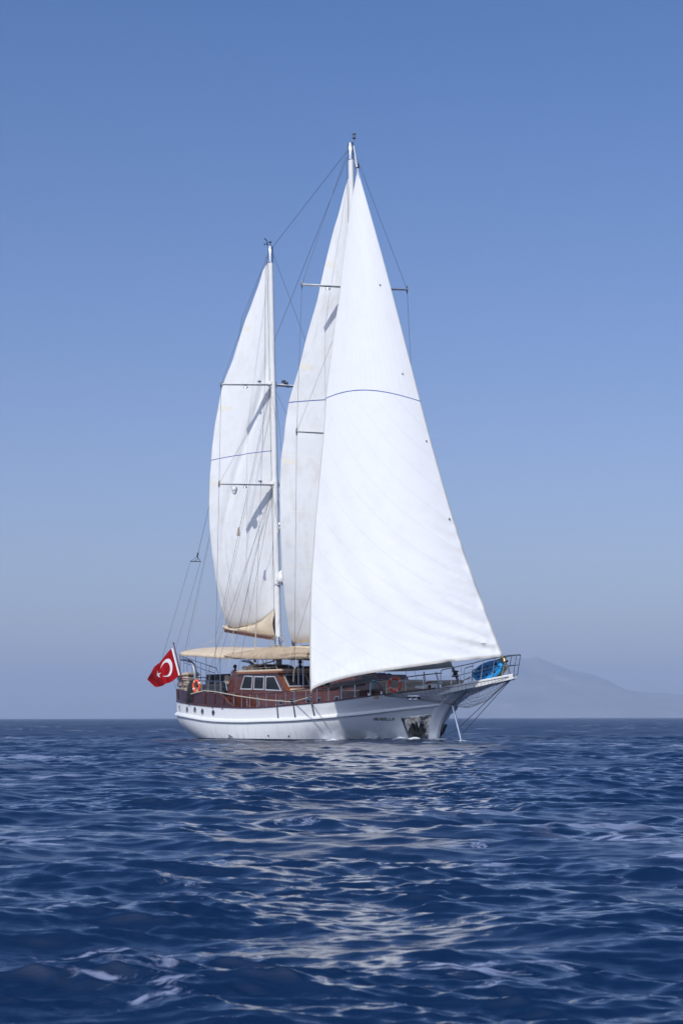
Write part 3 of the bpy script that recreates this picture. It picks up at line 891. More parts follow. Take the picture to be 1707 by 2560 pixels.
# mirror plate and stowed anchor on each bow
cor = [(1002.0, 1794.3), (1088.8, 1783.0), (1069.4, 1847.5), (1021.4, 1846.5)]
def onplate(a, b):
    top = (cor[0][0] + (cor[1][0] - cor[0][0]) * a, cor[0][1] + (cor[1][1] - cor[0][1]) * a)
    bot = (cor[3][0] + (cor[2][0] - cor[3][0]) * a, cor[3][1] + (cor[2][1] - cor[3][1]) * a)
    return onhull(top[0] + (bot[0] - top[0]) * b, top[1] + (bot[1] - top[1]) * b)
M_mirror = mat('mirror_steel', (0.36, 0.37, 0.39), 0.06, metal=1.0, var=0.2, vscale=5, bump=1.0, bscale=1.1, bdist=0.10)
plate_pts = [[onplate(a, b) for a in np.linspace(0, 1, 12)] for b in np.linspace(0, 1, 12)]
def anchor_mesh(sgn):
    h, nrm = onplate(.46, .60); x, y = basis(nrm)
    if x.x < 0: x = -x
    mb = MB()
    def P(a, b, c): q = h + x * a + y * b + nrm * c; return Vector((q.x, q.y * sgn, q.z))
    KA = .72
    P_ = P; P = lambda a, b, c: P_(a * KA, b * KA, c)
    mb.tube([P(0, .45, .10), P(0, .1, .13), P(0, -.28, .14)], [.05, .06, .08], 10)
    for k in (-1, 1):
        outl = [(0, -.46), (.22 * k, -.46), (.42 * k, -.28), (.56 * k, -.20), (.60 * k, -.02), (.42 * k, 0.0), (.46 * k, .22), (.30 * k, .42), (.20 * k, .30), (.17 * k, .02), (.09 * k, -.18), (0, -.24)]
        a = [P(q[0], q[1], .03) for q in outl]; c = [P(q[0] * .96, q[1] * .96, .16) for q in outl]
        mb.prism(a, c)
    mb.lathe(P(0, -.10, .10), P(0, -.10, 1) - P(0, -.10, 0), [(0, .12), (.10, .11), (.11, .06), (.02, .05)], 16)
    return mb
for sgn in (1, -1):
    rows = [[(lambda q: Vector((q.x, q.y * sgn, q.z)))(h + n * .014) for h, n in r] for r in plate_pts]
    part(MB().grid(rows, flip=sgn > 0), 'anchor_plate', M_mirror, solid=.01)
    an = part(anchor_mesh(sgn), 'anchor', M_anchor)

# ------------------------------------------------------------------ superstructure
def outl_v(pts, v): return [pv(px, py, v) for px, py in pts]
# low coach roof with square ports
VT = 2.62
zt_a, zt_f = pv(590, 1733, VT).z, pv(800, 1727.5, VT).z
ua, uf = pv(566, 1760, VT).x, 3.0
rows = []
N = 40
top = []
for i in range(N + 1):
    u = ua + (uf - ua) * i / N
    w = min(VT, float(b_sheer(u)) - 0.62)
    zt = zt_a + (zt_f - zt_a) * (u - ua) / (uf - ua)
    zb = sheer(u)[1] - 0.10
    rows.append([B(u, w, zb), B(u, w, zt - .03), B(u, w - .04, zt), B(u, 0, zt + .10), B(u, -w + .04, zt), B(u, -w, zt - .03), B(u, -w, zb)])
mb = MB().grid(rows, flip=True)
n7 = len(mb.v)
mb.f += [(6, 5, 4, 3, 2, 1, 0), tuple(range(n7 - 7, n7))]; mb.m += [0, 0]
coach = part(mb, 'coach_roof', M_mahog)
def ztrunk(u): return zt_a + (zt_f - zt_a) * (u - ua) / (uf - ua)
for (px, py) in ((703, 1756.3), (729.4, 1755.2), (771.5, 1754.2), (798.5, 1751.5), (842.5, 1748.5)):
    c = pv(px, py, VT); w = min(VT, float(b_sheer(c.x)) - 0.62); c = pv(px, py, w + .012)
    o = [c + Vector((a * .20, 0, b * .145)) for a, b in ((-1, -.7), (-.8, -1), (.8, -1), (1, -.7), (1, .7), (.8, 1), (-.8, 1), (-1, .7))]
    q = [c + Vector((a * .145, 0, b * .095)) for a, b in ((-1, -.7), (-.8, -1), (.8, -1), (1, -.7), (1, .7), (.8, 1), (-.8, 1), (-1, .7))]
    wn = part(MB().ring(q, o, (0, -.025, 0)), 'deck_port', M_steel)
    part(MB().prism([p + Vector((0, .02, 0)) for p in q], [p + Vector((0, -.004, 0)) for p in q]), 'glass', M_glass2, wn)

# deckhouse
VH = 2.05
hp = [(566, 1764), (567, 1740), (571, 1712), (576, 1697), (582, 1683), (587.5, 1677.5), (693, 1681), (722, 1738), (735, 1764)]
side = outl_v(hp, VH)
for p in side[:2] + side[-1:]: p.z = min(p.z, 2.2)
a = [Vector((p.x, -VH, p.z)) for p in side]; c = [Vector((p.x, VH, p.z)) for p in side]
house = part(MB().prism(a, c), 'deckhouse', M_mahog, smooth=False)
# roof slab with a cream nosing
r0 = pv(593, 1677, VH + .1); r1 = pv(694, 1680.5, VH + .1)
zr_ = (r0.z + r1.z) / 2
rows = []
for u in np.linspace(r0.x - .06, r1.x + .16, 24):
    rows.append([B(u, s * (VH + .12), zr_ + .012 + .05 * (1 - s * s)) for s in np.linspace(-1, 1, 13)])
part(MB().grid(rows, flip=False), 'house_roof', M_roof, solid=.13)
mb = MB()
for sg in (1, -1): mb.box(B((r0.x + r1.x) / 2, sg * (VH + .115), zr_ - .075), ((r1.x - r0.x) / 2 + .10, .025, .05), bev=.01)
mb.box(B(r1.x + .13, 0, zr_ - .075), (.025, VH + .09, .05), bev=.01)
part(mb, 'roof_moulding', M_teak)
# side windows
def zz2(x, y): return (540 + x / 5.2267, 1560 + y / 5.2267)
WN = [[(374, 675), (487, 680), (473, 862), (320, 858)], [(503, 682), (637, 684), (627, 866), (493, 862)], [(655, 682), (768, 684), (858, 878), (646, 870)]]
for sg in (1, -1):
    for w in WN:
        o = [pv(*zz2(*q), VH + .004) for q in w]
        cc = sum(o, Vector()) / 4
        q = []
        for k in range(4):
            e1 = (o[(k + 1) % 4] - o[k]).normalized(); e0 = (o[k - 1] - o[k]).normalized()
            q.append(o[k] + (e1 + e0) * .062)
        if sg < 0:
            o = [Vector((p.x, -p.y, p.z)) for p in o]; q = [Vector((p.x, -p.y, p.z)) for p in q]
        fr = part(MB().ring(q, o, (0, -.03 * sg, 0)), 'window', M_alu, smooth=False)
        part(MB().prism([p + Vector((0, .02 * sg, 0)) for p in q], [p + Vector((0, -.002 * sg, 0)) for p in q]), 'cabin_shade_panel', M_inner, fr, smooth=False)  # dark sheet standing in for the unlit cabin behind the pane
        f = lambda a, b: q[0].lerp(q[1], a).lerp(q[3].lerp(q[2], a), b)
        mb = MB()
        for (a0, a1, b0, b1) in (((.02, .98, .02, .20), (.70, .98, .2, .97)) if w is WN[2] else ((.05, .95, .10, .26),) if w is WN[1] else ((.80, .97, .03, .9),)):
            c = [f(a0, b0), f(a1, b0), f(a1, b1), f(a0, b1)]
            mb.prism([p + Vector((0, -.002 * sg, 0)) for p in c], [p + Vector((0, -.008 * sg, 0)) for p in c])
        part(mb, 'curtain', M_cush, fr, smooth=False)
        part(MB().prism([p + Vector((0, -.012 * sg, 0)) for p in q], [p + Vector((0, -.018 * sg, 0)) for p in q]), 'pane', M_glass, fr, smooth=False)
# raked front: orange varnished facing, wide dark windscreen, cream sill
F0 = Vector(side[6]); F1 = Vector(side[7]); fdir = (F1 - F0).normalized()
fn = Vector((-fdir.z, 0, fdir.x)).normalized()
if fn.x < 0: fn = -fn
def pfront(px, py):
    d = ray(px, py); t = (F0 - CO).dot(fn) / d.dot(fn); return CO + d * t
Lf = (F1 - F0).length
def fp(y, t, off): return Vector((F0.x, y, F0.z)) + fdir * (t * Lf) + fn * off
facing = [fp(-VH + .01, .02, .012), fp(VH - .01, .02, .012), fp(VH - .01, .98, .012), fp(-VH + .01, .98, .012)]
part(MB().prism([p - fn * .03 for p in facing], facing), 'front_facing', M_teak, smooth=False)
wsc = [pfront(*zz2(*q)) for q in ((868, 668), (1165, 655), (1236, 822), (948, 830))]
y0, y1 = -wsc[0].y, -wsc[1].y
for k in range(2):
    o = [Vector(p) + fn * .014 for p in wsc]
    if k: # its mirror on the port half
        o = [Vector((p.x, -p.y, p.z)) for p in o]
    q = []
    for i in range(4):
        e1 = (o[(i + 1) % 4] - o[i]).normalized(); e0 = (o[i - 1] - o[i]).normalized(); q.append(o[i] + (e1 + e0) * .075)
    wf = part(MB().ring(q, o, fn * .03), 'windscreen', M_alu, smooth=False)
    part(MB().prism([p - fn * .02 for p in q], [p + fn * .008 for p in q]), 'pane', M_glass2, wf, smooth=False)
p0 = pfront(*zz2(1050, 868))
part(MB().box(B(p0.x + .22, 0, p0.z - .02), (.24, 1.85, .10), bev=.04), 'windscreen_sill', M_roof)
# visor shelf, roof grab rails, skylight hump
mb = MB()
g0 = pv(592, 1670, 1.8)
for sg in (1, -1):
    zg = zr_ + .20
    pts = [B(r0.x + .3, sg * 1.85, zr_ + .07), B(r0.x + .3, sg * 1.85, zg), B(r1.x - .55, sg * 1.85, zg), B(r1.x - .45, sg * 1.85, zr_ + .07)]
    gr = MB().tube(pts, .022, 8)
    for u in np.linspace(r0.x + 1, r1.x - 1.2, 3): gr.tube([B(u, sg * 1.85, zr_ + .06), B(u, sg * 1.85, zg)], .016, 6)
    part(gr, 'grab_rail', M_steel)
sk = pv(*zz2(745, 570), 0.3)
rows = [[B(sk.x + .95 * math.cos(a) * k, .3 + .8 * x, zr_ + .05 + .36 * math.sqrt(max(0, 1 - k * k))) for x in (-1, -.9, 0, .9, 1)] for a, k in [(0, 1), (0, .9), (0, .6), (0, .2), (0, -.2), (0, -.6), (0, -.9), (0, -1)]]
part(MB().grid(rows, flip=True), 'skylight', M_mahog, solid=.03)

# forward companionway under a black cover, dark glass front
VC = 0.95
cp = [(822, 1727), (826, 1702), (850, 1694), (880, 1690), (905, 1688), (938, 1686), (951.5, 1710), (952, 1727)]
cs = outl_v(cp, VC)
part(MB().prism([Vector((p.x, -VC, p.z)) for p in cs], [Vector((p.x, VC, p.z)) for p in cs]), 'companionway', M_dwood, smooth=False)
gl = outl_v([(905, 1690.5), (934, 1688.5), (945, 1708), (907, 1708)], VC + .012)
part(MB().prism(gl, [p + Vector((0, .02, 0)) for p in gl]), 'side_glass', M_glass2, smooth=False)
rng = random.Random(3)
rows = []
cu0, cu1 = cs[1].x - .15, cs[4].x + .15
for i in range(22):
    u = cu0 + (cu1 - cu0) * i / 21; row = []
    zt = float(np.interp(u, [cs[1].x, cs[2].x, cs[3].x, cs[4].x], [cs[1].z, cs[2].z, cs[3].z, cs[4].z])) + .03
    for j in range(15):
        a = -1 + 2 * j / 14
        y = a * (VC + .10); d = max(0, abs(a) - .8) / .2
        row.append(B(u, y, zt + .07 * (1 - a * a) - d * .55 + rng.uniform(-.03, .03)))
    rows.append(row)
part(MB().grid(rows), 'hatch_cover', M_blackc, solid=.02)

# ------------------------------------------------------------------ rails and stanchions
px_top = pchip([560, 588, 636, 689, 712, 741, 772, 827, 852, 894, 951, 1014, 1060, 1104], [1731, 1732.2, 1734.3, 1733, 1729.3, 1726, 1722.6, 1718.5, 1715, 1710, 1701.4, 1693.5, 1687.6, 1683])
def railpt(u, sg=1): 
    b, z = sheer(u); b -= .05
    return B(u, sg * b, z_on(u, b, px_top))
u_a = sheer_px(572)[0]; u_b = u_at_px(1104, lambda u: float(b_sheer(u)) - .05, lambda u: sheer(u)[1] + .6)
for sg in (1, -1):
    part(MB().tube([railpt(u, sg) for u in np.linspace(u_a, u_b, 60)], .032, 8, flat=(1.3, .8)), 'hand_rail', M_dwood)
    part(MB().tube([railpt(u, sg) * .5 + (lambda b, z: B(u, sg * (b - .05), z))(*sheer(u)) * .5 for u in np.linspace(u_b - 6, u_b + .0, 40)], .008, 5), 'lifeline', M_wire)
st_px = [584.4, 604, 624.2, 643, 665.7, 689.8, 713.7, 737, 764.8, 792.2, 821.2, 853.2, 887.2, 925.5, 966.6, 1013.5, 1058, 1101]
for px in st_px:
    u, b, z = sheer_px(px, .05)
    for sg in (1, -1):
        if sg < 0 and px > 1200: continue
        tp = railpt(u, sg)
        sp = part(MB().tube([B(u, sg * b, z + .03), tp], .021, 8), 'stanchion', M_steel)
        part(MB().lathe(B(u, sg * b, z + .03), (0, 0, 1), [(0, .05), (.02, .05), (.035, .025), (.10, .024)], 10), 'socket', M_steel, sp)
# boarding gate hoops amidships
for px in (617.8, 647.8):
    u, b, z = sheer_px(px, .05)
    part(MB().tube([B(u, b, z + .03), B(u, b, z + .42), B(u - .05, b, z + .50), B(u - .18, b, z + .52)], .02, 8), 'gate_hoop', M_steel)
# rails on the aft bulwark
px_aft = pchip([440, 455, 492, 502, 540, 563], [1693, 1695.5, 1700, 1702.2, 1703.8, 1705.5])
def aftpt(u, q, sg=1):
    b, _ = sheer(u); zt = z_on(u, b, px_bulw); return B(u, sg * b, zt + (z_on(u, b, px_aft) - zt) * q)
ua0 = -13.8; ua1 = u_at_px(562, lambda u: float(b_sheer(u)), lambda u: 3.0)
for sg in (1, -1):
    for q, r_ in ((1, .026), (.66, .014), (.33, .014)):
        pts = [aftpt(u, q, sg) for u in np.linspace(ua0, ua1, 20)]
        if q == 1: pts += [pts[-1] + Vector((.12, 0, -.10)), pts[-1] + Vector((.22, 0, -.45))]
        part(MB().tube(pts, r_, 8), 'guard_rail', M_steel)
    for px in (447, 460, 474, 505, 521, 538, 553):
        u = u_at_px(px, lambda u: float(b_sheer(u)), lambda u: 3.0)
        part(MB().tube([aftpt(u, 0, sg), aftpt(u, 1, sg)], .02, 8), 'stanchion', M_steel)
part(MB().tube([B(-13.85 - .25 * (1 - x * x), x * 2.7, aftpt(-13.8, 1).z) for x in np.linspace(-1, 1, 12)], .026, 8), 'stern_rail', M_steel)
# sloping gangway rails on the quarter
for v in (1.2,):
    a0 = pv(455, 1641.5, 1.2); a1 = pv(541, 1671, 1.2); a2 = pv(545.5, 1684, 1.2)
    b0 = pv(459, 1657, 1.2); b1 = pv(536, 1683, 1.2)
    sh = Vector((0, -(v - 1.2), 0))
    mb = MB().tube([p + sh for p in (a0, a1, a2)], .024, 8).tube([p + sh for p in (b0, b1)], .018, 8)
    for k in (0.05, .3, .55, .8):
        p = a0.lerp(a1, k) + sh; mb.tube([p, p + Vector((0, 0, -.95))], .018, 6)
    part(mb, 'gangway_rail', M_steel)
# davits for the tender
dv = [pv(x, y, 2.0) for x, y in ((489, 1706), (488.6, 1686), (486.5, 1672), (481, 1660), (471, 1652.5), (455, 1649))]
def arc(pts, n=24):
    f = [pchip(range(len(pts)), [p[k] for p in pts]) for k in range(3)]
    return [Vector([float(g(t)) for g in f]) for t in np.linspace(0, len(pts) - 1, n)]
for sg in (1, -1):
    pts = [Vector((p.x, p.y * sg, p.z)) for p in arc(dv)]
    part(MB().tube(pts, .10, 12, flat=(1.1, .75)), 'davit', M_dull)

# ------------------------------------------------------------------ bowsprit platform, pulpit, net, striker
zt0 = sheer(8.4)[1]
tipu = pv(1283.2, 1690, .10).x; ztip = pv(1283.2, 1684.5, .10).z
def platform_half(u): return float(np.interp(u, [7.2, 8.4, 9.2, 10.4, tipu], [1.02, .70, .46, .24, .12]))
def platform_z(u): return float(np.interp(u, [7.2, 9.0, tipu], [sheer(7.2)[1] + .03, z_on(9.0, .55, pchip([1150, 1183.7, 1283.7], [1711, 1702, 1683])), ztip]))
rows = []
for u in np.linspace(7.3, tipu, 30):
    h = platform_half(u); z = platform_z(u); t = float(np.interp(u, [7.3, 9, tipu], [.34, .30, .24]))
    rows.append([B(u, h, z), B(u, h + .02, z - .03), B(u, h, z - t), B(u, -h, z - t), B(u, -h - .02, z - .03), B(u, -h, z)])
mb = MB().grid([r + [r[0]] for r in rows], flip=True)
mb.f += [tuple(range(6)), tuple(range(len(mb.v) - 7, len(mb.v) - 1))[::-1]]; mb.m += [0, 0]
part(mb, 'bowsprit', M_white, ang=30)
def zz4(x, y): return (1000 + x / 4.9, 1580 + y / 4.9)
def ppf(px, py, g=platform_half):
    """a point on the starboard edge of the platform or the deck in front of the hand rail"""
    v = .4
    for _ in range(12):
        p = pv(px, py, v); v += .5 * ((g(p.x) if p.x > 7.4 else max(.3, float(b_sheer(min(p.x, 9.0))) - .08)) - v)
    return pv(px, py, v)
tr = [ppf(*zz4(*q)) for q in ((497, 600), (497, 500), (503, 478), (530, 462), (620, 445), (750, 415), (890, 385), (1022, 348), (1160, 322), (1300, 291), (1425, 282))]
mr = [ppf(*zz4(*q)) for q in ((660, 545), (730, 527), (870, 498), (1000, 472), (1140, 440), (1260, 418), (1400, 405))]
posts = [((625, 648), (630, 445)), ((720, 640), (752, 415)), ((860, 612), (890, 385)), ((985, 595), (1022, 348)), ((1122, 572), (1160, 322)), ((1242, 545), (1300, 291)), ((1385, 540), (1425, 282))]
for sg in (1, -1):
    f = lambda p: Vector((p.x, p.y * sg, p.z))
    pu_ = part(MB().tube([f(p) for p in arc(tr, 40)], .024, 8), 'pulpit', M_steel)
    part(MB().tube([f(p) for p in mr], .018, 8), 'mid_rail', M_steel, pu_)
    for a, b in posts: part(MB().tube([f(ppf(*zz4(*a))), f(ppf(*zz4(*b)))], .018, 8), 'post', M_steel, pu_)
e = tr[-1]; part(MB().tube([e, Vector((e.x + .05, 0, e.z + .02)), Vector((e.x, -e.y, e.z))], .024, 8), 'pulpit_bow_rail', M_steel)
# inner pulpit hoop
for sg in (1, -1):
    pts = [(lambda p: Vector((p.x, p.y * sg, p.z)))(ppf(*zz4(*q))) for q in ((785, 620), (780, 490), (795, 450), (830, 435), (900, 415))]
    part(MB().tube(arc(pts, 14), .022, 8), 'deck_hoop', M_steel)
# anchor windlass and samson post between the rails
wl_ = B(6.5, .25, sheer(6.5)[1])
mb = MB().lathe(wl_, (0, 0, 1), [(0, .16), (.08, .16), (.10, .09), (.28, .08), (.34, .13), (.40, .12), (.42, 0)], 16).box(wl_ + Vector((-.3, 0, .12)), (.2, .14, .12), bev=.03)
part(mb, 'windlass', M_steel)
for sg in (1, -1):
    u, b, z = sheer_px(924, .35)
    part(MB().lathe(B(4.6, sg * (float(b_sheer(4.6)) - .3), sheer(4.6)[1]), (0, 0, 1), [(0, .09), (.02, .09), (.03, .06), (.16, .06), (.18, .09), (.21, .08), (.22, 0)], 14), 'bollard', M_steel)
    part(MB().lathe(B(3.9, sg * (float(b_sheer(3.9)) - .3), sheer(3.9)[1]), (0, 0, 1), [(0, .09), (.02, .09), (.03, .06), (.16, .06), (.18, .09), (.21, .08), (.22, 0)], 14), 'bollard', M_steel)
# raking struts on the foredeck
for (a, b) in (((318, 690), (292, 490)), ((480, 650), (438, 490))):
    p = pv(*zz4(*a), 1.2); q = pv(*zz4(*b), 1.2)
    part(MB().tube([p, q], .035, 8), 'whisker_pole', M_steel)
# dolphin net slung under the bowsprit
sag = pchip([4.9, 6.0, 7.0, 8.2, 9.4, 10.4, tipu - .25], [0.02, .28, .62, .98, .90, .52, .06])
def net_edge(u): return float(b_sheer(u)) + .03 if u < 8.1 else platform_half(u) + .03
def net_top(u): return sheer(u)[1] - .02 if u < 8.1 else platform_z(u) - .10
def netpt(u, a):
    h = net_edge(u)
    if u < 8.1: h = h * (1 - .0 * a)
    return B(u, h, net_top(u))
mb = MB()
# each side's net from the rail down round the stem, meeting under the bowsprit
def hullv(u, z):
    """half breadth of the hull at (u, z), 0 ahead of the stem"""
    if u >= float(stem(z)): return 0.0
    best = BV.ray_cast(Vector((u, -8, z)), Vector((0, 1, 0)))[0]
    return -best.y if best is not None else 0.0
us_ = np.linspace(5.0, tipu - .25, 31)
def net_col(u, sg):
    col = []; z0 = net_top(u); h0 = net_edge(u); S_ = float(sag(u))
    for k in range(7):
        a = k / 6 * .5
        z = z0 - S_ * math.sin(a * math.pi); v = h0 * math.cos(a * math.pi)
        v = max(v, hullv(u, z) + .03)
        col.append(B(u, sg * v, z))
    return col
for sg in (1, -1):
    cols = [net_col(u, sg) for u in us_]
    for k, c in enumerate(cols):
        mb.tube(c, .006, 4)
    for j in range(0, 7): mb.tube([c[j] for c in cols], .006 if j else .012, 4)
part(mb, 'dolphin_net', M_net)
# striker, its stays
s0 = pv(*zz4(638, 885), 0); s1 = pv(*zz4(747, 1330), 0)
part(MB().tube([s0, s0.lerp(s1, .5), s1 + (s1 - s0) * .12], [.045, .055, .05], 12), 'dolphin_striker', M_steel)
tip = pv(*zz4(1335, 592), 0)
part(MB().tube([tip, pv(*zz4(722, 1172), 0)], .016, 6), 'bobstay', M_wire)
tip2 = tip + Vector((.12, 0, .02))
part(MB().tube([tip2, pv(*zz4(750, 1262), 0)], .016, 6), 'bobstay', M_wire)
part(MB().tube([pv(*zz4(718, 1185), 0), B(5.95, 0, .15)], .014, 6), 'bobstay', M_wire)

# ------------------------------------------------------------------ masts and spreaders
D = 1.08865
def zz(x0, y0, k): return lambda x, y: (x0 + x / k, y0 + y / k)
z5, z6, z7, z8 = zz(360, 1280, 3.92), zz(500, 580, 5.2267), zz(500, 940, 5.2267), zz(740, 320, 4.9)
mz_top = pv(*z6(920, 190), 0); mz_lo = pv(696, 1600, 0); mz_foot = mz_lo + (mz_lo - mz_top) * ((mz_lo.z - 2.2) / (mz_top.z - mz_lo.z))
mn_top = pv(*z8(668, 160), 0); mn_foot = B(-.05, 0, 2.0)
def on_mast(m, z):
    a, b = m; return a.lerp(b, (z - a.z) / (b.z - a.z))
MZ, MN = (mz_foot, mz_top), (mn_foot, mn_top)
masts = {}
for nm, m, rb, rt, label in (('mizzen_mast', MZ, .165, .135, None), ('main_mast', MN, .185, .15, None)):
    cap = m[1].z - (.95 if nm == 'main_mast' else .85)
    p = on_mast(m, cap)
    masts[nm] = part(MB().tube([m[0].lerp(p, t) for t in np.linspace(0, 1, 16)], [rb + (rt - rb) * max(0, (t - .55) / .45) for t in np.linspace(0, 1, 16)], 18, flat=(.92, 1.08)), nm, M_mast)
    ax = m[1] - m[0]
    part(MB().lathe(p - ax.normalized() * .05, ax, [(0, rt), (0, rt + .02), (.88, rt + .01), (.94, rt - .03), (.95, 0)], 18), 'masthead_fitting', M_steel, masts[nm])
    # sail track and conduit up the after face
    off = Vector((-rb * 1.06, 0, 0))
    part(MB().tube([m[0].lerp(p, t) + off * (1 - .2 * t) for t in (.12, .5, 1)], .035, 6), 'sail_track', M_alu, masts[nm])
    for y in (.09, -.09):
        part(MB().tube([m[0].lerp(p, t) + Vector((-rb * .9, y - .05, 0)) for t in (.1, .5, 1)], .012, 5), 'conduit', M_wire, masts[nm])
part(MB().lathe(mz_lo - Vector((0, 0, .35)), mz_top - mz_lo, [(0, .17), (0, .20), (.5, .195), (.52, .16)], 18), 'mast_collar', M_steel, masts['mizzen_mast'])
TIP = {}
def spreader(mast, nm, px, py, key, px2, rp):
    m = MZ if mast == 'mizzen_mast' else MN
    tip = pu(px, py, on_mast(m, pv(px, py, 2).z).x - .15)
    root = on_mast(m, pv(rp[0], rp[1], 0).z)
    t2 = pu(*px2, tip.x)
    for k, t in ((1, tip), (-1, t2)):
        r = root + Vector((-.05, -.12 * k, 0))
        part(MB().tube([r, r.lerp(t, .5), t], [.10, .085, .065], 10, flat=(1.5, .78)), 'spreader', M_mast, masts[mast])
        part(MB().lathe(t - Vector((0, 0, .22)), (0, 0, 1), [(0, .015), (.05, .03), (.19, .055), (.26, .055), (.40, .03), (.45, .012)], 10), 'spreader_tip', M_wire, masts[mast])
        part(MB().box(r + Vector((0, .0, 0)), (.13, .10, .19), bev=.05), 'spreader_root', M_mast, masts[mast])
    TIP[key] = (tip, t2, root)
spreader('main_mast', 'spreader', 754.5, 710.8, 'main_up', (1017.5, 723.5), (886, 717))
spreader('main_mast', 'spreader', 741.5, 1078.6, 'main_lo', (1036, 1094), (893, 1086))
spreader('mizzen_mast', 'spreader', 552.6, 960.6, 'mz_up', (808, 970), (677, 962.6))
spreader('mizzen_mast', 'spreader', 547.8, 1209.6, 'mz_lo', (806, 1219), (680, 1212.8))
# lamps, speakers and cameras carried by the spreaders
def along(key, side, t): a = TIP[key]; return a[2].lerp(a[side], t)
def small_lamp(p, up, mast):
    d = Vector((0, 0, 1 if up else -1))
    part(MB().lathe(p + d * .05, d, [(0, .03), (.06, .03), (.07, .10), (.15, .12), (.17, .02), (.17, 0)], 12), 'spreader_lamp', M_steel, masts[mast])
for key, side, t, up, ms in (('main_up', 0, .50, False, 'main_mast'), ('main_up', 0, .20, True, 'main_mast'), ('mz_up', 0, .27, True, 'mizzen_mast'),
                             ('mz_up', 0, .53, False, 'mizzen_mast'), ('mz_up', 1, .50, True, 'mizzen_mast'), ('mz_lo', 0, .27, True, 'mizzen_mast'), ('mz_lo', 0, .54, False, 'mizzen_mast')):
    small_lamp(along(key, side, t), up, ms)
p = along('mz_up', 1, .25)
mb = MB().box(p + Vector((0, 0, .13)), (.12, .09, .06), bev=.03).box(p + Vector((.0, -.15, .20)), (.09, .10, .07), bev=.02).tube([p + Vector((0, 0, .0)), p + Vector((0, .1, -.12)), p + Vector((0, .28, -.05))], .015, 5)
part(mb, 'horn', M_wire, masts['mizzen_mast'])
p = along('mz_lo', 0, .73)
mb = MB().lathe(p, (0, 0, -1), [(.0, .03), (.10, .03), (.12, .12), (.20, .165), (.34, .165), (.36, .155), (.37, .135), (.46, .13), (.54, .085), (.57, 0)], 18)
part(mb, 'dome_camera', M_white, masts['mizzen_mast'])
# radar on the fore side of the mizzen
p = pv(*z5(1331, 655), 0); ax = on_mast(MZ, p.z)
rb_ = Vector((ax.x + .50, -.02, p.z))
dome = part(MB().lathe(rb_ - Vector((0, 0, .22)), (0, 0, 1), [(0, 0), (0, .26), (.06, .31), (.20, .32), (.40, .27), (.62, .13), (.70, 0)], 22), 'radome', M_white, masts['mizzen_mast'])
part(MB().box(rb_ - Vector((.25, 0, .29)), (.36, .16, .05), bev=.02), 'radar_bracket', M_alu, masts['mizzen_mast'])
p = pv(*z7(1005, 1985), 0); ax = on_mast(MZ, p.z)
part(MB().lathe(Vector((ax.x + .34, 0, p.z - .2)), (0, 0, 1), [(0, .05), (.08, .11), (.20, .11), (.24, .05), (.30, .05), (.36, .10), (.46, .07), (.5, 0)], 14).tube([Vector((ax.x + .1, 0, p.z - .22)), Vector((ax.x + .36, 0, p.z - .22))], .035, 6), 'steaming_light', M_alu, masts['mizzen_mast'])
# wind vane and masthead light
p = mz_top + Vector((0, 0, -.02)); q = pv(*z6(868, 130), 0); q0 = pv(*z6(918, 130), 0)
mb = MB().tube([p, q0], .022, 6).tube([q0, q], .016, 6).tube([q + Vector((0, 0, -.10)), pv(*z6(868, 108), 0)], .016, 6)
w0, w1 = pv(*z6(845, 82), 0), pv(*z6(878, 112), 0)
mb.tube([w1, w0], [.02, .045], 4); mb.lathe(q0, (0, 0, 1), [(-.04, .05), (.04, .06), (.05, 0)], 10)
for a in range(3):
    c = q + Vector((.10 * math.cos(a * 2.1), .10 * math.sin(a * 2.1), -.12)); mb.ball(c, .045, 8, 6)
part(mb, 'wind_vane', M_black, masts['mizzen_mast'])
p = pv(*z8(710, 175), 0)
mb = MB().tube([p, p + Vector((0, 0, .26))], .02, 6).lathe(p + Vector((0, 0, .22)), (0, 0, 1), [(0, .09), (.03, .10), (.06, .06), (.20, .06), (.23, .10), (.27, .10), (.28, 0)], 12)
part(mb, 'masthead_light', M_wire, masts['main_mast'])

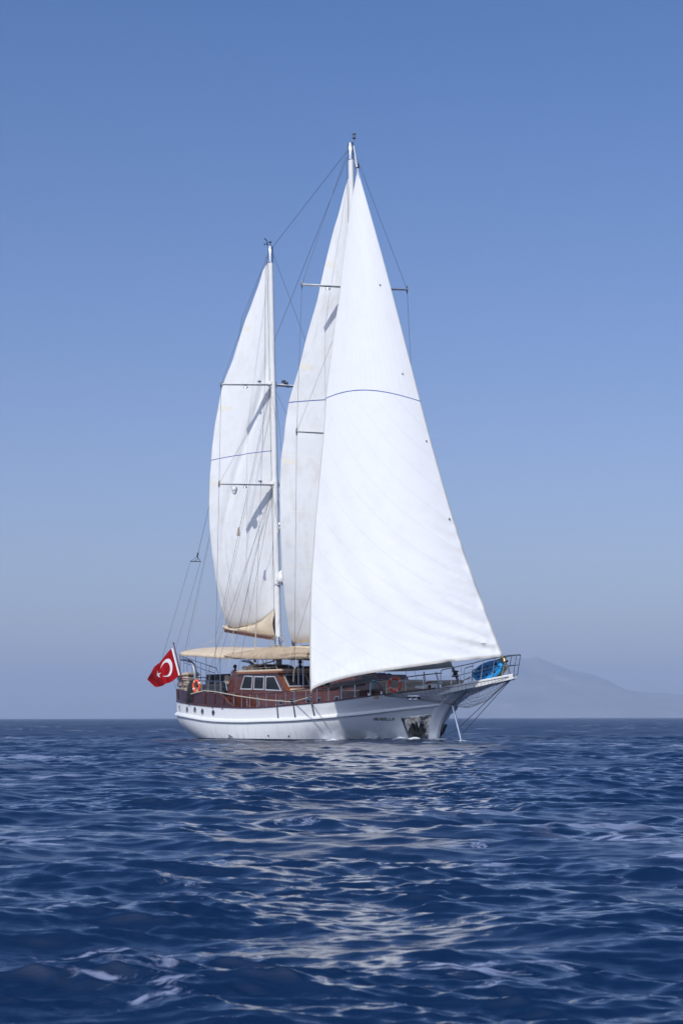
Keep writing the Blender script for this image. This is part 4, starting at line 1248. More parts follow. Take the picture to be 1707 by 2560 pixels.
# ------------------------------------------------------------------ sails
def poly_arc(pts, n):
    """n points along a measured edge, by arc length, scaled to photograph pixels"""
    P = [np.array(p, float) * D for p in pts]
    d = np.concatenate([[0], np.cumsum([np.linalg.norm(P[i + 1] - P[i]) for i in range(len(P) - 1)])])
    fx, fy = pchip(d, [p[0] for p in P]), pchip(d, [p[1] for p in P])
    t = np.linspace(0, d[-1], n)
    return np.stack([fx(t), fy(t)], -1)
def make_sail(name, luff3, leech3, camber, m, nt=70, ns=48, footround=0.0, fold=None, draft=0.42, footpx=None):
    """luff3, leech3: functions of t (0 head, 1 foot) giving 3-D edge points"""
    rows, uv = [], []
    for i in range(nt):
        t = i / (nt - 1); a, b = luff3(t), leech3(t)
        ch = b - a; nrm = Vector((0, 0, 1)).cross(ch); nrm.normalize()
        if nrm.y > 0: nrm = -nrm
        row = []
        for j in range(ns):
            s = j / (ns - 1)
            prof = (s / draft) * (2 - s / draft) if s < draft else 1 - ((s - draft) / (1 - draft)) ** 2
            c = camber(t) * ch.length * prof
            p = a + ch * s + nrm * c
            if footround: p = p - Vector((0, 0, footround * max(0, (t - .75) / .25) ** 2 * 4 * s * (1 - s)))
            if fold: p = p + nrm * fold(s, t)
            row.append(p); uv.append((s, t))
        rows.append(row)
    if footpx is not None:      # cut the foot to its measured curve
        dz = [z_on(p.x, -p.y, footpx) - p.z for p in rows[-1]]; dz[0] *= .3; dz[-1] = 0.0
        for i in range(nt):
            w = max(0.0, (i / (nt - 1) - .72) / .28) ** 2
            for j in range(ns): rows[i][j].z += dz[j] * w
    return part(MB().grid(rows), name, m, uv=uv, solid=.008, ang=80)
def sm(x): x = max(0.0, min(1.0, x)); return x * x * (3 - 2 * x)

# jib, sheeted to the starboard rail
jl = [(821, 388), (884, 610), (947, 850), (1000, 1050), (1060, 1250), (1110, 1390), (1155, 1507)]
je = [(821, 388), (806, 470), (790, 580), (779, 680), (768, 750), (757, 840), (748, 915), (744, 980), (735, 1080), (728, 1150), (720, 1250), (713, 1370), (711, 1450), (711.5, 1530), (713, 1596)]
NJ = 400
JL, JE = poly_arc(jl, NJ), poly_arc(je, NJ)
tw = pchip([0, .438, 1], [0, .473, 1])
def edge(E, t): x = t * (NJ - 1); i = min(NJ - 2, int(x)); return E[i] + (E[i + 1] - E[i]) * (x - i)
def jib_luff(t): q = edge(JL, float(tw(t))); return pv(q[0], q[1], .05 + .10 * math.sin(math.pi * t))
def jib_leech(t): q = edge(JE, t); return pv(q[0], q[1], (.10 + 5.5 * t ** 1.15 + .45 * math.sin(math.pi * t)))
rj = random.Random(4)
def jib_fold(s, t):
    f = 0.0
    # slack pleats running aft and up from the luff, strongest low down
    w = sm((t - .58) / .3) * math.exp(-s / .20) * sm(s / .03)
    f += .10 * w * math.sin(2 * math.pi * (t * 23 + s * 6.0 + .7 * math.sin(t * 19)))
    f += .07 * w * math.sin(2 * math.pi * (t * 41 + s * 9 + 1.1 * math.sin(t * 11 + 2)))
    # long soft girts across the lower half
    f += .018 * sm((t - .45) / .4) * math.sin(2 * math.pi * (s * 5 + t * 5 + .4 * math.sin(t * 9)))
    # rumple at the tack and along the foot
    f += .05 * math.exp(-((s - .10) / .08) ** 2 - ((t - .955) / .03) ** 2) * math.sin(14 * s + 40 * t)
    f -= .10 * math.exp(-((s - .14) / .10) ** 2 - ((t - .985) / .02) ** 2)
    rc = math.hypot(1 - s, (1 - t) * 2.2); f += .022 * math.exp(-rc / .30) * math.sin(17 * math.atan2((1 - t) * 2.2, 1 - s + .001)) * sm(rc / .08)
    f += .012 * sm((t - .93) / .07) * math.sin(2 * math.pi * s * 26)
    return f
M_jib = sail_mat('jib_cloth', (0.86, 0.86, 0.86), .438, .0009, 15, 17, stain=.05, trans=.2, slant=.32, seamc=(.72, .71, .69), arch=.015, seamf=.22)  # seamc paints the shadow along the seams as a greyer cloth colour
def jib_camber(t): return .145 * sm(t / .15 + .2) * (1 - .30 * sm((t - .8) / .2))
jib = make_sail('jib', jib_luff, jib_leech, jib_camber, M_jib, 120, 90, .0, jib_fold, .40,
                footpx=pchip([776, 779, 789, 809, 836, 894, 951, 1060, 1150, 1215, 1257], [1737, 1726, 1719.6, 1711, 1703, 1689, 1679.6, 1664, 1652, 1646.5, 1642]))
rows = []
# furling foil above the head and drum at the tack
fo0, fo1 = pv(*z8(706, 215), 0), jib_luff(0)
part(MB().tube([fo0, fo1 + (fo1 - fo0).normalized() * .6], .045, 8), 'furling_foil', M_alu)
part(MB().tube([fo0.lerp(fo1, .2), fo0.lerp(fo1, .6) + Vector((-.12, 0, 0)), fo1], .02, 5), 'halyard', M_rope)
part(MB().lathe(fo0.lerp(fo1, .76), fo1 - fo0, [(0, .05), (.03, .11), (.25, .11), (.28, .05)], 10), 'halyard_swivel', M_wire)
tk = jib_luff(1.0); dk = pv(*zz4(1345, 525), 0)
part(MB().lathe(tk + (dk - tk) * .32, tk - dk, [(0, .04), (0, .15), (.05, .15), (.06, .09), (.20, .09), (.21, .16), (.25, .16), (.27, .04)], 16), 'furling_drum', M_brass)
part(MB().tube([tk, dk], .05, 8), 'forestay_link', M_wire)
# telltales
for x, y in ((873.5, 650), (924.5, 857), (977.5, 1017), (1031, 1189)):
    best = None; q = np.array((x, y)) * D
    me = jib.data
    cand = min(me.vertices, key=lambda v: (proj(v.co)[0] - q[0]) ** 2 + (proj(v.co)[1] - q[1]) ** 2)
    part(MB().ball(cand.co + Vector((0, -.02, 0)), .06, 8, 6, sc=(1, .3, 1)), 'telltale_window', M_black, jib)
# staysail behind it
ss_t, ss_h = pv(1131, 1668, 0), on_mast(MN, 23.5) + Vector((.25, 0, 0))
ss_c = pv(958, 1679, 1.15)
def st_luff(t): return ss_h.lerp(ss_t, t)
def st_leech(t): return ss_h.lerp(ss_c, t) + Vector((0, -.18 * math.sin(math.pi * t), 0))
M_stay = sail_mat('staysail_cloth', (0.80, 0.79, 0.76), .45, .0, 15, 13, stain=.10, trans=.5)
make_sail('staysail', st_luff, st_leech, lambda t: .07, M_stay, 60, 36, .08)
part(MB().tube([ss_t + Vector((0, 0, .0)), pv(*zz4(728, 650), 0)], .06, 8), 'staysail_foil', M_wire)
part(MB().lathe(pv(*zz4(676, 512), 0), (0, 0, 1), [(-.17, .04), (-.16, .17), (-.10, .17), (-.09, .11), (.08, .11), (.09, .17), (.14, .17), (.15, .04)], 16), 'furling_drum', M_black)

# mainsail and mizzen set on their booms, eased a little to starboard
mnl = [(797, 411), (780, 480), (760, 550), (740, 635), (728, 690), (712, 745), (700, 790), (685, 850), (668, 905), (660, 940), (651, 1010), (645, 1060), (642, 1120), (643, 1180), (646, 1290), (652, 1370), (662, 1440), (673, 1479)]
mzl = [(609, 605), (590, 665), (560, 745), (533, 830), (510, 890), (500, 940), (490, 1000), (484, 1065), (481, 1120), (480, 1180), (483, 1240), (492, 1310), (503, 1370), (515, 1420), (522, 1441)]
ML, ZL = poly_arc(mnl, NJ), poly_arc(mzl, NJ)
def boomsail(name, mast, E, vfun, camb, m, zfoot, fold=None, head_dx=.12, footpx=None):
    head = edge(E, 0)
    def leech(t): q = edge(E, t); return pv(q[0], q[1], vfun(t))
    zh = leech(0).z
    def luff(t):
        z = zh + .05 + (zfoot - zh) * t
        p = on_mast(mast, z); return Vector((p.x - .22, p.y, z))
    def leech2(t):
        p = leech(t)
        if t < .02: p = p.lerp(luff(0) + Vector((-head_dx, 0, -.1)), 1 - t / .02)
        return p
    return make_sail(name, luff, leech2, camb, m, 100, 60, .0, fold, footpx=footpx), luff, leech2
def mz_fold(s, t):
    # hard crease where the running backstay presses, puckers by the foot
    c = .93 - .78 * sm((t - .22) / .62)
    f = -.11 * math.exp(-((s - (1 - c) * .95) / .055) ** 2) * sm((t - .20) / .2) * (1 - sm((t - .85) / .15))
    f += .018 * sm((t - .5) / .4) * math.sin(2 * math.pi * (s * 9 + 1.2 * math.sin(t * 6))) * s * 1.5
    f += .010 * math.sin(2 * math.pi * (t * 14 + s * 2)) * math.exp(-(1 - s) / .15)
    return f
def mn_fold(s, t):
    f = .020 * math.exp(-(1 - s) / .25) * math.sin(2 * math.pi * (t * 12 + s * 1.5 + .5 * math.sin(t * 13)))
    return f + .012 * sm((t - .6) / .3) * math.sin(2 * math.pi * (s * 7 + t * 3))
PT = [(.62, 1.0, .205, .219), (.70, 1.0, .43, .442), (.76, 1.0, .635, .646)]
M_main = sail_mat('mainsail_cloth', (0.86, 0.86, 0.86), .487, .0010, 17, 9, PT, stain=.16)
M_mizz = sail_mat('mizzen_cloth', (0.86, 0.86, 0.86), .548, .0010, 17, 9, PT, stain=.10)
main, mluff, mleech = boomsail('mainsail', MN, ML, lambda t: .05 + .35 * t + 6.6 * t ** 1.15 * (1 - min(1, t)) ** .6, lambda t: .075, M_main, pv(710, 1622, 0).z + .25, mn_fold)
miz, zluff, zleech = boomsail('mizzen_sail', MZ, ZL, lambda t: .05 + .15 * t + 6.0 * t ** 1.15 * (1 - min(1, t)) ** .6, lambda t: .08 * (1 - sm((t - .88) / .12)), M_mizz, pv(*z5(1250, 975), 0).z, mz_fold, footpx=pchip([z5(x, 0)[0] for x in (805, 845, 895, 990, 1090, 1160, 1215, 1275)], [z5(0, y + 14)[1] for y in (1108, 1122, 1139, 1119, 1098, 1058, 1010, 955)]))

# booms; the mizzen boom wears a tan sail bag
be = pv(*z5(798, 1162), .22); bf = on_mast(MZ, pv(*z5(1262, 1244), 0).z); bf = Vector((bf.x - .18, 0, bf.z))
part(MB().tube([be, be.lerp(bf, .5), bf], [.085, .10, .10], 10, flat=(1, 1.25)), 'mizzen_boom', M_dwood)
bagtop = [z5(*q) for q in ((800, 1103), (840, 1120), (895, 1137), (990, 1117), (1090, 1096), (1160, 1056), (1215, 1008), (1275, 951))]
tf = pchip([p[0] for p in bagtop], [p[1] for p in bagtop])
rows = []
rb2 = random.Random(9)
for i in range(30):
    t = i / 29; p = be.lerp(bf, t); p.z += .07
    zt = z_on(p.x, -p.y, tf)
    row = []
    for j in range(17):
        a = -1 + 2 * j / 16
        k = 1 - abs(a)
        wd = .20 * math.sin(math.pi * min(1, k * .9 + .08)) + .03
        row.append(Vector((p.x, p.y + math.copysign(wd, a) * (1 if a else 0) + .03 * math.sin(t * 21 + k * 5) * k * (1 - k) * 3, p.z - .02 + (zt - p.z) * k)))
    rows.append(row)
part(MB().grid(rows), 'sail_bag', M_canvas, solid=.01, ang=80)
be2 = pv(*zz2(985, 318), .45); bf2 = on_mast(MN, be2.z - .05) + Vector((-.2, 0, 0))
part(MB().tube([be2, be2.lerp(bf2, .5), bf2], [.10, .12, .12], 10, flat=(1, 1.25)), 'main_boom', M_dwood)
rows = []
for i in range(24):
    t = i / 23; p = be2.lerp(bf2, t)
    rows.append([Vector((p.x, p.y + .22 * math.sin(math.pi * k) * (1 if k < 1 else 1), p.z - .10 - .22 * math.cos(math.pi * k) + .02 * math.sin(t * 30 + k * 3))) for k in np.linspace(-1, 1, 15)])
part(MB().grid(rows), 'sail_bag', M_canvas, ang=80)

# ------------------------------------------------------------------ awning over the after deck
ed = pchip([449, 466, 494, 551, 597, 660, 713, 773, 860], [1638.6, 1641, 1642.2, 1647, 1648, 1648, 1647, 1646.5, 1645])
cr = pchip([449, 456, 470, 494, 532, 585, 660, 713, 773, 860], [1634, 1627.5, 1623.5, 1619.2, 1617.2, 1618.2, 1619, 1618.2, 1621, 1624])
VA = 2.45
uA0, uA1 = pv(448.5, 1638, VA).x, -1.2
aw = []
for i in range(46):
    t = i / 45; u = uA0 + (uA1 - uA0) * t
    ze = z_on(u, VA, ed); zc = z_on(u, .9, cr)
    e = .09
    row = []
    for j in range(25):
        a = -1 + 2 * j / 24
        k = abs(a)
        if k > .92: z = ze + .16 - .16 * (k - .92) / .08; v = VA * (.985 + .015 * (k - .92) / .08)
        else: z = ze + .16 + (zc - ze - .16) * max(0.0, 1 - (k / .92) ** 2.0) ** .9; v = VA * .985 * k / .92
        z += .018 * math.sin(u * 2.6 + 3 * k) * (1 - k)
        row.append(B(u, math.copysign(v, a), z))
    aw.append(row)
canopy = part(MB().grid(aw), 'awning', M_canvas, solid=.012, ang=60)
e0 = [p.copy() for p in aw[0]]
part(MB().grid([e0, [p + Vector((.02, 0, -.14)) for p in e0]]), 'awning_valance', M_canvas, canopy, solid=.012)
for px in (450, 467.5, 488.5, 515, 550, 618, 652, 679, 745, 757):
    u = u_at_px(px, lambda u: VA - .12, lambda u: 4.2); ze = z_on(u, VA, ed)
    zb = 2.6 if u > ua else 2.3
    if -9 < u < -4.6: zb = zr_
    for sg in (1, -1): part(MB().tube([B(u, sg * (VA - .15 if zb != zr_ else 1.9), zb), B(u, sg * (VA - .12), ze + .10)], .022, 8), 'awning_pole', M_steel)
for px, py in ((565.6, 1732), (627, 1632)): pass
# side curtain rolled and bunched along the forward half
ct = pchip([560, 592, 636, 674, 712, 772, 860], [1637, 1631.5, 1624.5, 1619.5, 1618, 1621, 1624]); cb = pchip([560, 592, 636, 712, 772, 860], [1639.5, 1645.5, 1648.4, 1648, 1647, 1646])
uc0 = u_at_px(561, lambda u: VA, lambda u: 4.2); rr = random.Random(14); rows = []
for i in range(60):
    u = uc0 + (uA1 - .05 - uc0) * i / 59
    zt, zb = z_on(u, VA - .35, ct), z_on(u, VA, cb) - .02
    bunch = sm((i - 34) / 18); row = []
    for j in range(13):
        q = j / 12; k = math.sin(math.pi * q)
        v = VA - .35 * (1 - q) ** 1.6 + .03 + (.07 + .05 * bunch) * k + .05 * bunch * math.sin(q * 17 + 1.7 * math.sin(u * 2.3)) * k + .025 * math.sin(u * 5.1 + q * 4)
        row.append(B(u, v, zt + (zb - zt) * q + .02 * math.sin(u * 3.7) * k))
    rows.append(row)
part(MB().grid(rows), 'side_curtain', M_canvas2, canopy, solid=.012, ang=80)
# loops and seam strap on the awning
for (x, y) in ((912, 240), (978, 240), (568, 238)):
    c = pv(360 + x / 5.2267, 1580 + y / 5.2267, 1.3)
    part(MB().tube([c + Vector((.06 * math.cos(a), 0, .09 * math.sin(a))) for a in np.linspace(0, 6.28, 12, endpoint=False)], .022, 6, closed=True), 'rope_becket', M_rope, canopy)
u_s = u_at_px(*(714, lambda u: VA, lambda u: 4.2))
ib = min(range(46), key=lambda i: abs(aw[i][0].x - u_s))
part(MB().tube([p + Vector((.03, 0, .012)) for p in aw[ib]], .025, 6), 'awning_seam', M_blackc, canopy)

# ------------------------------------------------------------------ standing and running rigging
def wire(name, pts, r=.016, m=None, n=6):
    if not isinstance(r, (list, tuple)) and r < .024: r = r * .54
    return part(MB().tube(pts, r, n), name, m or M_wire)
def Q(px, py, v): return pv(px, py, v)
def chain(px, py, v=None): 
    h, _ = onhull(px, py); return h
mzh = lambda dz, du=0.0: on_mast(MZ, mz_top.z + dz) + Vector((du, 0, 0))
mnh = lambda dz, du=0.0: on_mast(MN, mn_top.z + dz) + Vector((du, 0, 0))
wire('triatic_stay', [mnh(-.35, -.15), mzh(-.1, .12)], .02)
wire('jumper_stay', [mnh(-.55, -.12), pv(685.6, 851, 0)], .02)
CP = {'main': [onhull(735, 1768)[0], onhull(694, 1772)[0], onhull(780, 1765)[0]]}
def both(name, pts, r=.016, m=None):
    wire(name, pts, r, m); wire(name, [Vector((p.x, -p.y, p.z)) for p in pts], r, m)
def sheer_top(p): u = p.x; b, z = sheer(u); return B(u, b - .02, z + .06)
for key, hd, cp, names in (('main', mnh, sheer_top(CP['main'][0]), None), ('mz', mzh, None, None)):
    up, lo = TIP[key + '_up'], TIP[key + '_lo']
    c = cp if cp is not None else sheer_top(B(pv(538, 1727, 3.3).x, 3.3, 0))
    wire('cap_shroud', [hd(-.3) + Vector((0, -.13, 0)), up[0], lo[0], c], .017)
    wire('cap_shroud', [hd(-.3) + Vector((0, .13, 0)), up[1], lo[1], Vector((c.x, -c.y, c.z))], .017)
    wire('diagonal_shroud', [up[2] + Vector((0, -.15, -.35)), lo[0]], .014); wire('diagonal_shroud', [up[2] + Vector((0, .15, -.35)), lo[1]], .014)
    both('shroud_rigging_screw', [c.lerp(lo[0], .012), c.lerp(lo[0], .045)], .035, M_steel)
lr = TIP['main_lo'][2]
both('lower_shroud', [lr + Vector((0, -.15, -.3)), sheer_top(CP['main'][1])], .017)
both('lower_shroud', [lr + Vector((0, -.15, -.3)), sheer_top(CP['main'][2])], .017)
lz = TIP['mz_lo'][2]
both('lower_shroud', [lz + Vector((0, -.15, -.3)), B(-10.4, 3.2, sheer(-10.4)[1] + .4)], .017)
both('lower_shroud', [lz + Vector((0, -.15, -.3)), B(-6.9, 3.38, sheer(-6.9)[1] + .1)], .017)
both('intermediate_shroud', [TIP['mz_up'][2] + Vector((0, -.15, -.3)), B(-9.6, 3.25, sheer(-9.6)[1] + .5)], .014)
# split backstay of the mizzen
bs_t = mzh(-.3, -.15); bs_j = Q(360 + 530 / 3.92, 1280 + 400 / 3.92, 0)
wire('backstay', [bs_t, bs_j], .022)
pl = [Q(*z5(455, 485), .45), Q(*z5(521, 438), 0), Q(*z5(555, 485), -.45)]
part(MB().tube(pl, .028, 6, closed=True).tube([pl[0].lerp(pl[2], .35), pl[1].lerp(pl[2], .35)], .018, 5), 'backstay_plate', M_wire)
wire('backstay_tackle', [bs_j, pl[1]], .05, M_wire)
wire('backstay_leg', [pl[0], Q(*z5(182, 1420), 1.6), B(-13.9, 2.5, 2.8)], .016)
wire('backstay_leg', [pl[2], Q(*z5(300, 1380), -.3), B(-14.0, -1.4, 2.8)], .016)
wire('topping_lift', [mzh(-.35, -.2), zleech(.15) + Vector((-.5, 0, 0)), Q(*z5(645, 225), .6), Q(*z5(406, 1345), .8)], .016)
wire('topping_lift', [Q(*z5(645, 262), .5), Q(*z5(428, 1355), .6)], .013, M_ropew)
# halyards and lazy jacks before the mizzen sail
hz_t = TIP['mz_up'][2] + Vector((-.15, -.25, -.4))
wire('running_backstay', [TIP['mz_up'][2] + Vector((0, -.18, -.3)), Q(*z7(815, 625), 1.7), Q(*z7(560, 1800), 2.6), Q(*z5(925, 200), 2.7)], .02)
wire('block', [Q(*z5(928, 150), 2.7), Q(*z5(922, 235), 2.7)], [.05, .09], M_cush, 8)
wire('backstay_fall', [Q(*z5(921, 235), 2.7), Q(*z5(780, 900), 2.7), Q(*z5(706, 1210), 2.6)], .015)
for k, (a, b) in enumerate((((1180, 60), (868, 1400)), ((1150, 180), (930, 1160)), ((1128, 130), (706, 1560)))):
    wire('halyard', [on_mast(MZ, Q(*z5(1200, -180), 0).z) + Vector((-.1, -.2, 0)), Q(*z5(*a), 2.3), Q(*z5(*b), 2.8)], .013, M_wire)
wire('halyard', [mzh(-.5, -.2) + Vector((0, -.2, 0)), Q(*z7(840, 140), 1.2), Q(*z7(790, 1600), 1.6), Q(*z5(1124, 300), 1.6), Q(*z5(1098, 1100), 1.6)], .014, M_wire)
wire('halyard', [mzh(-.5, -.2) + Vector((0, -.18, 0)), Q(*z7(852, 140), 1.1), Q(*z7(812, 1000), 1.3)], .012, M_ropew)
wire('main_sheet', [Q(*z5(1099, 1060), 1.5), Q(*z5(1087, 1470), 1.7)], .035, M_rope)
wire('sheet_block', [Q(*z5(1087, 1445), 1.7), Q(*z5(1085, 1475), 1.7)], [.06, .09], M_tape, 8)
wire('lazy_jack', [Q(*z5(930, 250), .8), Q(*z5(1085, 1090), .5)], .009, M_ropew)
wire('lazy_jack', [Q(*z5(915, 250), .8), Q(*z5(905, 1120), .5)], .009, M_ropew)
wire('lazy_jack', [Q(*z5(905, 300), .8), Q(*z5(830, 1100), .5)], .009, M_ropew)
wire('boom_sheet', [be, Q(*z5(700, 1250), .6), Q(*z5(540, 1325), 1.0)], .022, M_rope)
wire('boom_sheet', [be + Vector((.2, 0, 0)), Q(*z5(915, 1320), .9)], .014, M_rope)
wire('boom_sheet', [be + Vector((.1, 0, 0)), Q(*z5(735, 1350), 1.2)], .012, M_rope)
wire('boom_sheet', [Q(*z5(880, 1140), .8), Q(*z5(836, 1500), 2.9), Q(*z5(826, 1560), 3.0)], .02, M_rope)
# main boom sheet to the awning, jib sheet along the rail
wire('main_sheet', [be2 + Vector((0, -.1, -.05)), Q(*zz2(860, 420), 1.2), Q(*zz2(740, 490), 1.6), Q(*zz2(560, 540), 1.8)], .035, M_rope)
wire('main_sheet', [be2 + Vector((.1, -.1, -.05)), Q(*zz2(1120, 390), 1.0), Q(*zz2(1230, 445), 1.0)], .03, M_rope)
cl = jib_leech(1.0)
part(MB().tube([cl, cl + Vector((-.1, -.02, -.16))], [.05, .05], 8), 'jib_clew_block', M_wire)
jb = Q(*zz2(1000, 1022), 3.50)
wire('jib_sheet', [cl + Vector((-.05, -.02, -.12)), jb], .028, M_rope)
part(MB().ball(jb, .09, 10, 8), 'sheet_block', M_black)
pts = [jb] + [Q(360 + x / 5.2267, 1580 + y / 5.2267, v) for x, y, v in ((1568, 888, 3.50), (1230, 840, 3.48), (930, 783, 3.40))] + [Q(360 + 785 / 5.2267, 1580 + 770 / 5.2267, 3.32), Q(360 + 612 / 5.2267, 1580 + 812 / 5.2267, 3.3)]
wire('jib_sheet', pts, .028, M_rope)
wire('jib_sheet', [cl + Vector((.02, 0, -.10)), Q(*zz2(1252, 1045), 3.5)], .03, M_rope)
wire('cream_shroud_cover', [Q(*zz2(1076, 300), 2.2), Q(*zz2(1012, 640), 3.0), Q(*zz2(1008, 760), 3.2)], .022, M_rope)
wire('forward_guy', [Q(*z5(1500, 1200), .9), Q(*z5(1565, 980), .9)], .012)
# lashings at the foot of the mizzen
mb = MB(); rr = random.Random(2)
for k in range(11):
    c = Q(*zz2(680 + k * 20, 288 + rr.uniform(-9, 9)), .3); a = rr.uniform(0, 3)
    mb.tube([c + Vector((.10 * math.cos(t) , .1 * math.sin(a), .07 * math.sin(t + a))) for t in np.linspace(0, 5.5, 10)], .017, 5)
for k in range(7):
    a = on_mast(MZ, mz_lo.z + .25) + Vector((.15 * math.cos(k), .15 * math.sin(k), 0)); mb.tube([a, a + Vector((.35 * math.cos(k), .35 * math.sin(k), -.35))], .014, 5)
part(mb, 'halyard_tails', M_rope)
mb = MB()
for k in range(5):
    c = Q(*zz2(1000 + 5 * k, 240 + 14 * k), .5); mb.tube([c + Vector((.08 * math.cos(t), 0, .10 * math.sin(t))) for t in np.linspace(0, 6, 10)], .02, 5)
part(mb, 'clew_lashing', M_wire)

# ------------------------------------------------------------------ loose things aboard
# after deck seating
zd = 2.35
sf = pv(360 + 700 / 5.2267, 1580 + 560 / 5.2267, -.6)
base = B(-11.9, 1.2, zd)
t = thing('settee', 'dark grey cushioned settee under the awning abaft the deckhouse', 'settee', base)
MB().box(B(-11.9, 1.35, zd + .42), (1.45, .42, .22), bev=.06).build('seat', M_dark, t, off=base)
MB().box(B(-11.9, .85, zd + .70), (1.5, .12, .50), bev=.08).build('backrest', M_dark, t, off=base)
for k in range(3):
    MB().box(B(-12.8 + k * .95, 1.05, zd + .86), (.28, .09, .24), Matrix.Rotation(.25 * (k - 1), 3, 'Y'), bev=.07).build('cushion', M_cush if k == 2 else M_dark, t, off=base)
base = B(-13.0, 1.9, zd)
m0 = pv(470, 1705, 2.1)
base = Vector((m0.x, m0.y, m0.z - .62))
t = thing('mattress', 'folded beige mattress stowed behind the stern rails', 'mattress', base)
mb = MB()
for k, (dz, w) in enumerate(((.16, .62), (.47, .60), (.78, .56))):
    mb.box(Vector((m0.x, m0.y, base.z + dz)), (w, .40, .155), Matrix.Rotation(.04 * (k - 1), 3, 'Y'), bev=.10)
mb.build('pad', M_cush, t, off=base)
MB().box(Vector((m0.x - .05, m0.y, base.z + 1.0)), (.66, .42, .10), Matrix.Rotation(-.05, 3, 'Y'), bev=.07).build('top_fold', M_cush, t, off=base)
# black line bundle over the quarter
c = pv(478, 1703, 3.02)
mb = MB(); rr = random.Random(8)
for k in range(13):
    dx, dl = rr.uniform(-.20, .20), rr.uniform(.85, 1.18)
    pts = []
    for q in np.linspace(0, 1, 9):
        pts.append(c + Vector((dx * (.75 + .5 * q) + .02 * math.sin(9 * q + k), -.10 * math.sin(q * 2.6) - .08 * q + rr.uniform(-.02, .02), -dl * q)))
    w = rr.uniform(.06, .10); back = [p + Vector((w, -.03, 0)) for p in pts[::-1]]
    mid = [pts[-1] + Vector((w * .5, -.015, -.05))]
    mb.tube(pts + mid + back, .028, 6)
mb.tube([c + Vector((.24 * math.cos(a), -.05 + .10 * math.sin(a), -.42)) for a in np.linspace(0, 2 * math.pi, 14, endpoint=False)], .03, 6, closed=True)
single(mb.build('rope_bundle', M_black, off=c), c, 'bundle of black ropes hanging over the brown bulwark at the stern', 'rope')
# life rings
def life_ring(px, py, v, R_, r_, yaw, m, label, tilt=0.0):
    c = pv(px, py, v)
    t = thing('life_ring', label, 'life ring', c)
    t.matrix_world = MB_ @ Matrix.Translation(c) @ Matrix.Rotation(yaw, 4, 'Z') @ Matrix.Rotation(tilt, 4, 'Y')
    rm = R_ - r_
    MB().tube([Vector((rm * math.cos(a), 0, rm * math.sin(a))) for a in np.linspace(0, 2 * math.pi, 40, endpoint=False)], r_, 12, closed=True).build('ring', m, t)
    for k in range(4):
        a0 = R(32 + 90 * k)
        MB().tube([Vector((rm * math.cos(a), 0, rm * math.sin(a))) for a in np.linspace(a0 - .10, a0 + .10, 5)], r_ * 1.06, 12).build('band', M_tape, t)
    mb = MB()
    for k in range(4):
        a0 = R(32 + 90 * k); pts = []
        for q in np.linspace(0, 1, 9):
            a = a0 + q * math.pi / 2; rr_ = R_ + .015 + .02 * math.sin(q * math.pi); pts.append(Vector((rr_ * math.cos(a), 0, rr_ * math.sin(a))))
        mb.tube(pts, .012, 5)
    mb.build('grab_line', M_rope, t)
life_ring(360 + 690 / 5.2267, 1580 + 710 / 5.2267, 3.16, .37, .085, R(4), M_orange, 'bright orange life ring hanging on the stern rail beside the black rope bundle')
life_ring(986.6, 1712.5, 2.42, .375, .08, R(27), M_redor, 'red orange life ring with white bands on the foredeck rail')

# ensign on its raked staff
s0_, s1_ = pv(452.5, 1692, 2.55), pv(434, 1608.5, 2.75)
foot = s0_ + (s0_ - s1_) * .33
t = thing('flag', 'red flag with white crescent and star flying from a raked staff at the stern', 'flag', foot)
MB().tube([foot, s1_], [.045, .032], 8).ball(s1_, .055, 10, 8).build('flagstaff', M_mahog, t, off=foot)
hT, hB = pv(431.5, 1619.5, 2.80), pv(449.5, 1688, 2.62)
fT, fB = pv(366.5, 1698.5, 4.0), pv(387, 1717.5, 3.6)
nrmf = (fT - hT).cross(hB - hT).normalized()
def flag_pt(a, b, o=0.0):
    """a: hoist to fly, b: top to bottom"""
    p = hT.lerp(hB, b) * (1 - a) + fT.lerp(fB, b) * a
    w = .20 * max(0.0, a) ** .7 * math.sin(2 * math.pi * (1.65 * a + .30 * b) + .4) + .085 * math.sin(2 * math.pi * (3.4 * a - .5 * b)) * a
    sagg = Vector((0, 0, -.16 * math.sin(math.pi * a) * b + .10 * math.sin(math.pi * a) * (1 - b)))
    return p + nrmf * (w + o) + sagg
mb = MB().grid([[flag_pt(a, b) for b in np.linspace(0, 1, 22)] for a in np.linspace(.045, 1, 50)])
mb.build('cloth', M_flag, t, off=foot, ang=80)
MB().grid([[flag_pt(a, b) for b in np.linspace(0, 1, 12)] for a in (-.005, .02, .045)]).build('hoist_band', M_flagw, t, off=foot)
ASP = 1.42
def fl2(x, y, o): return flag_pt(x / ASP, .44 - y, o)
mc, ms_ = MB(), MB()
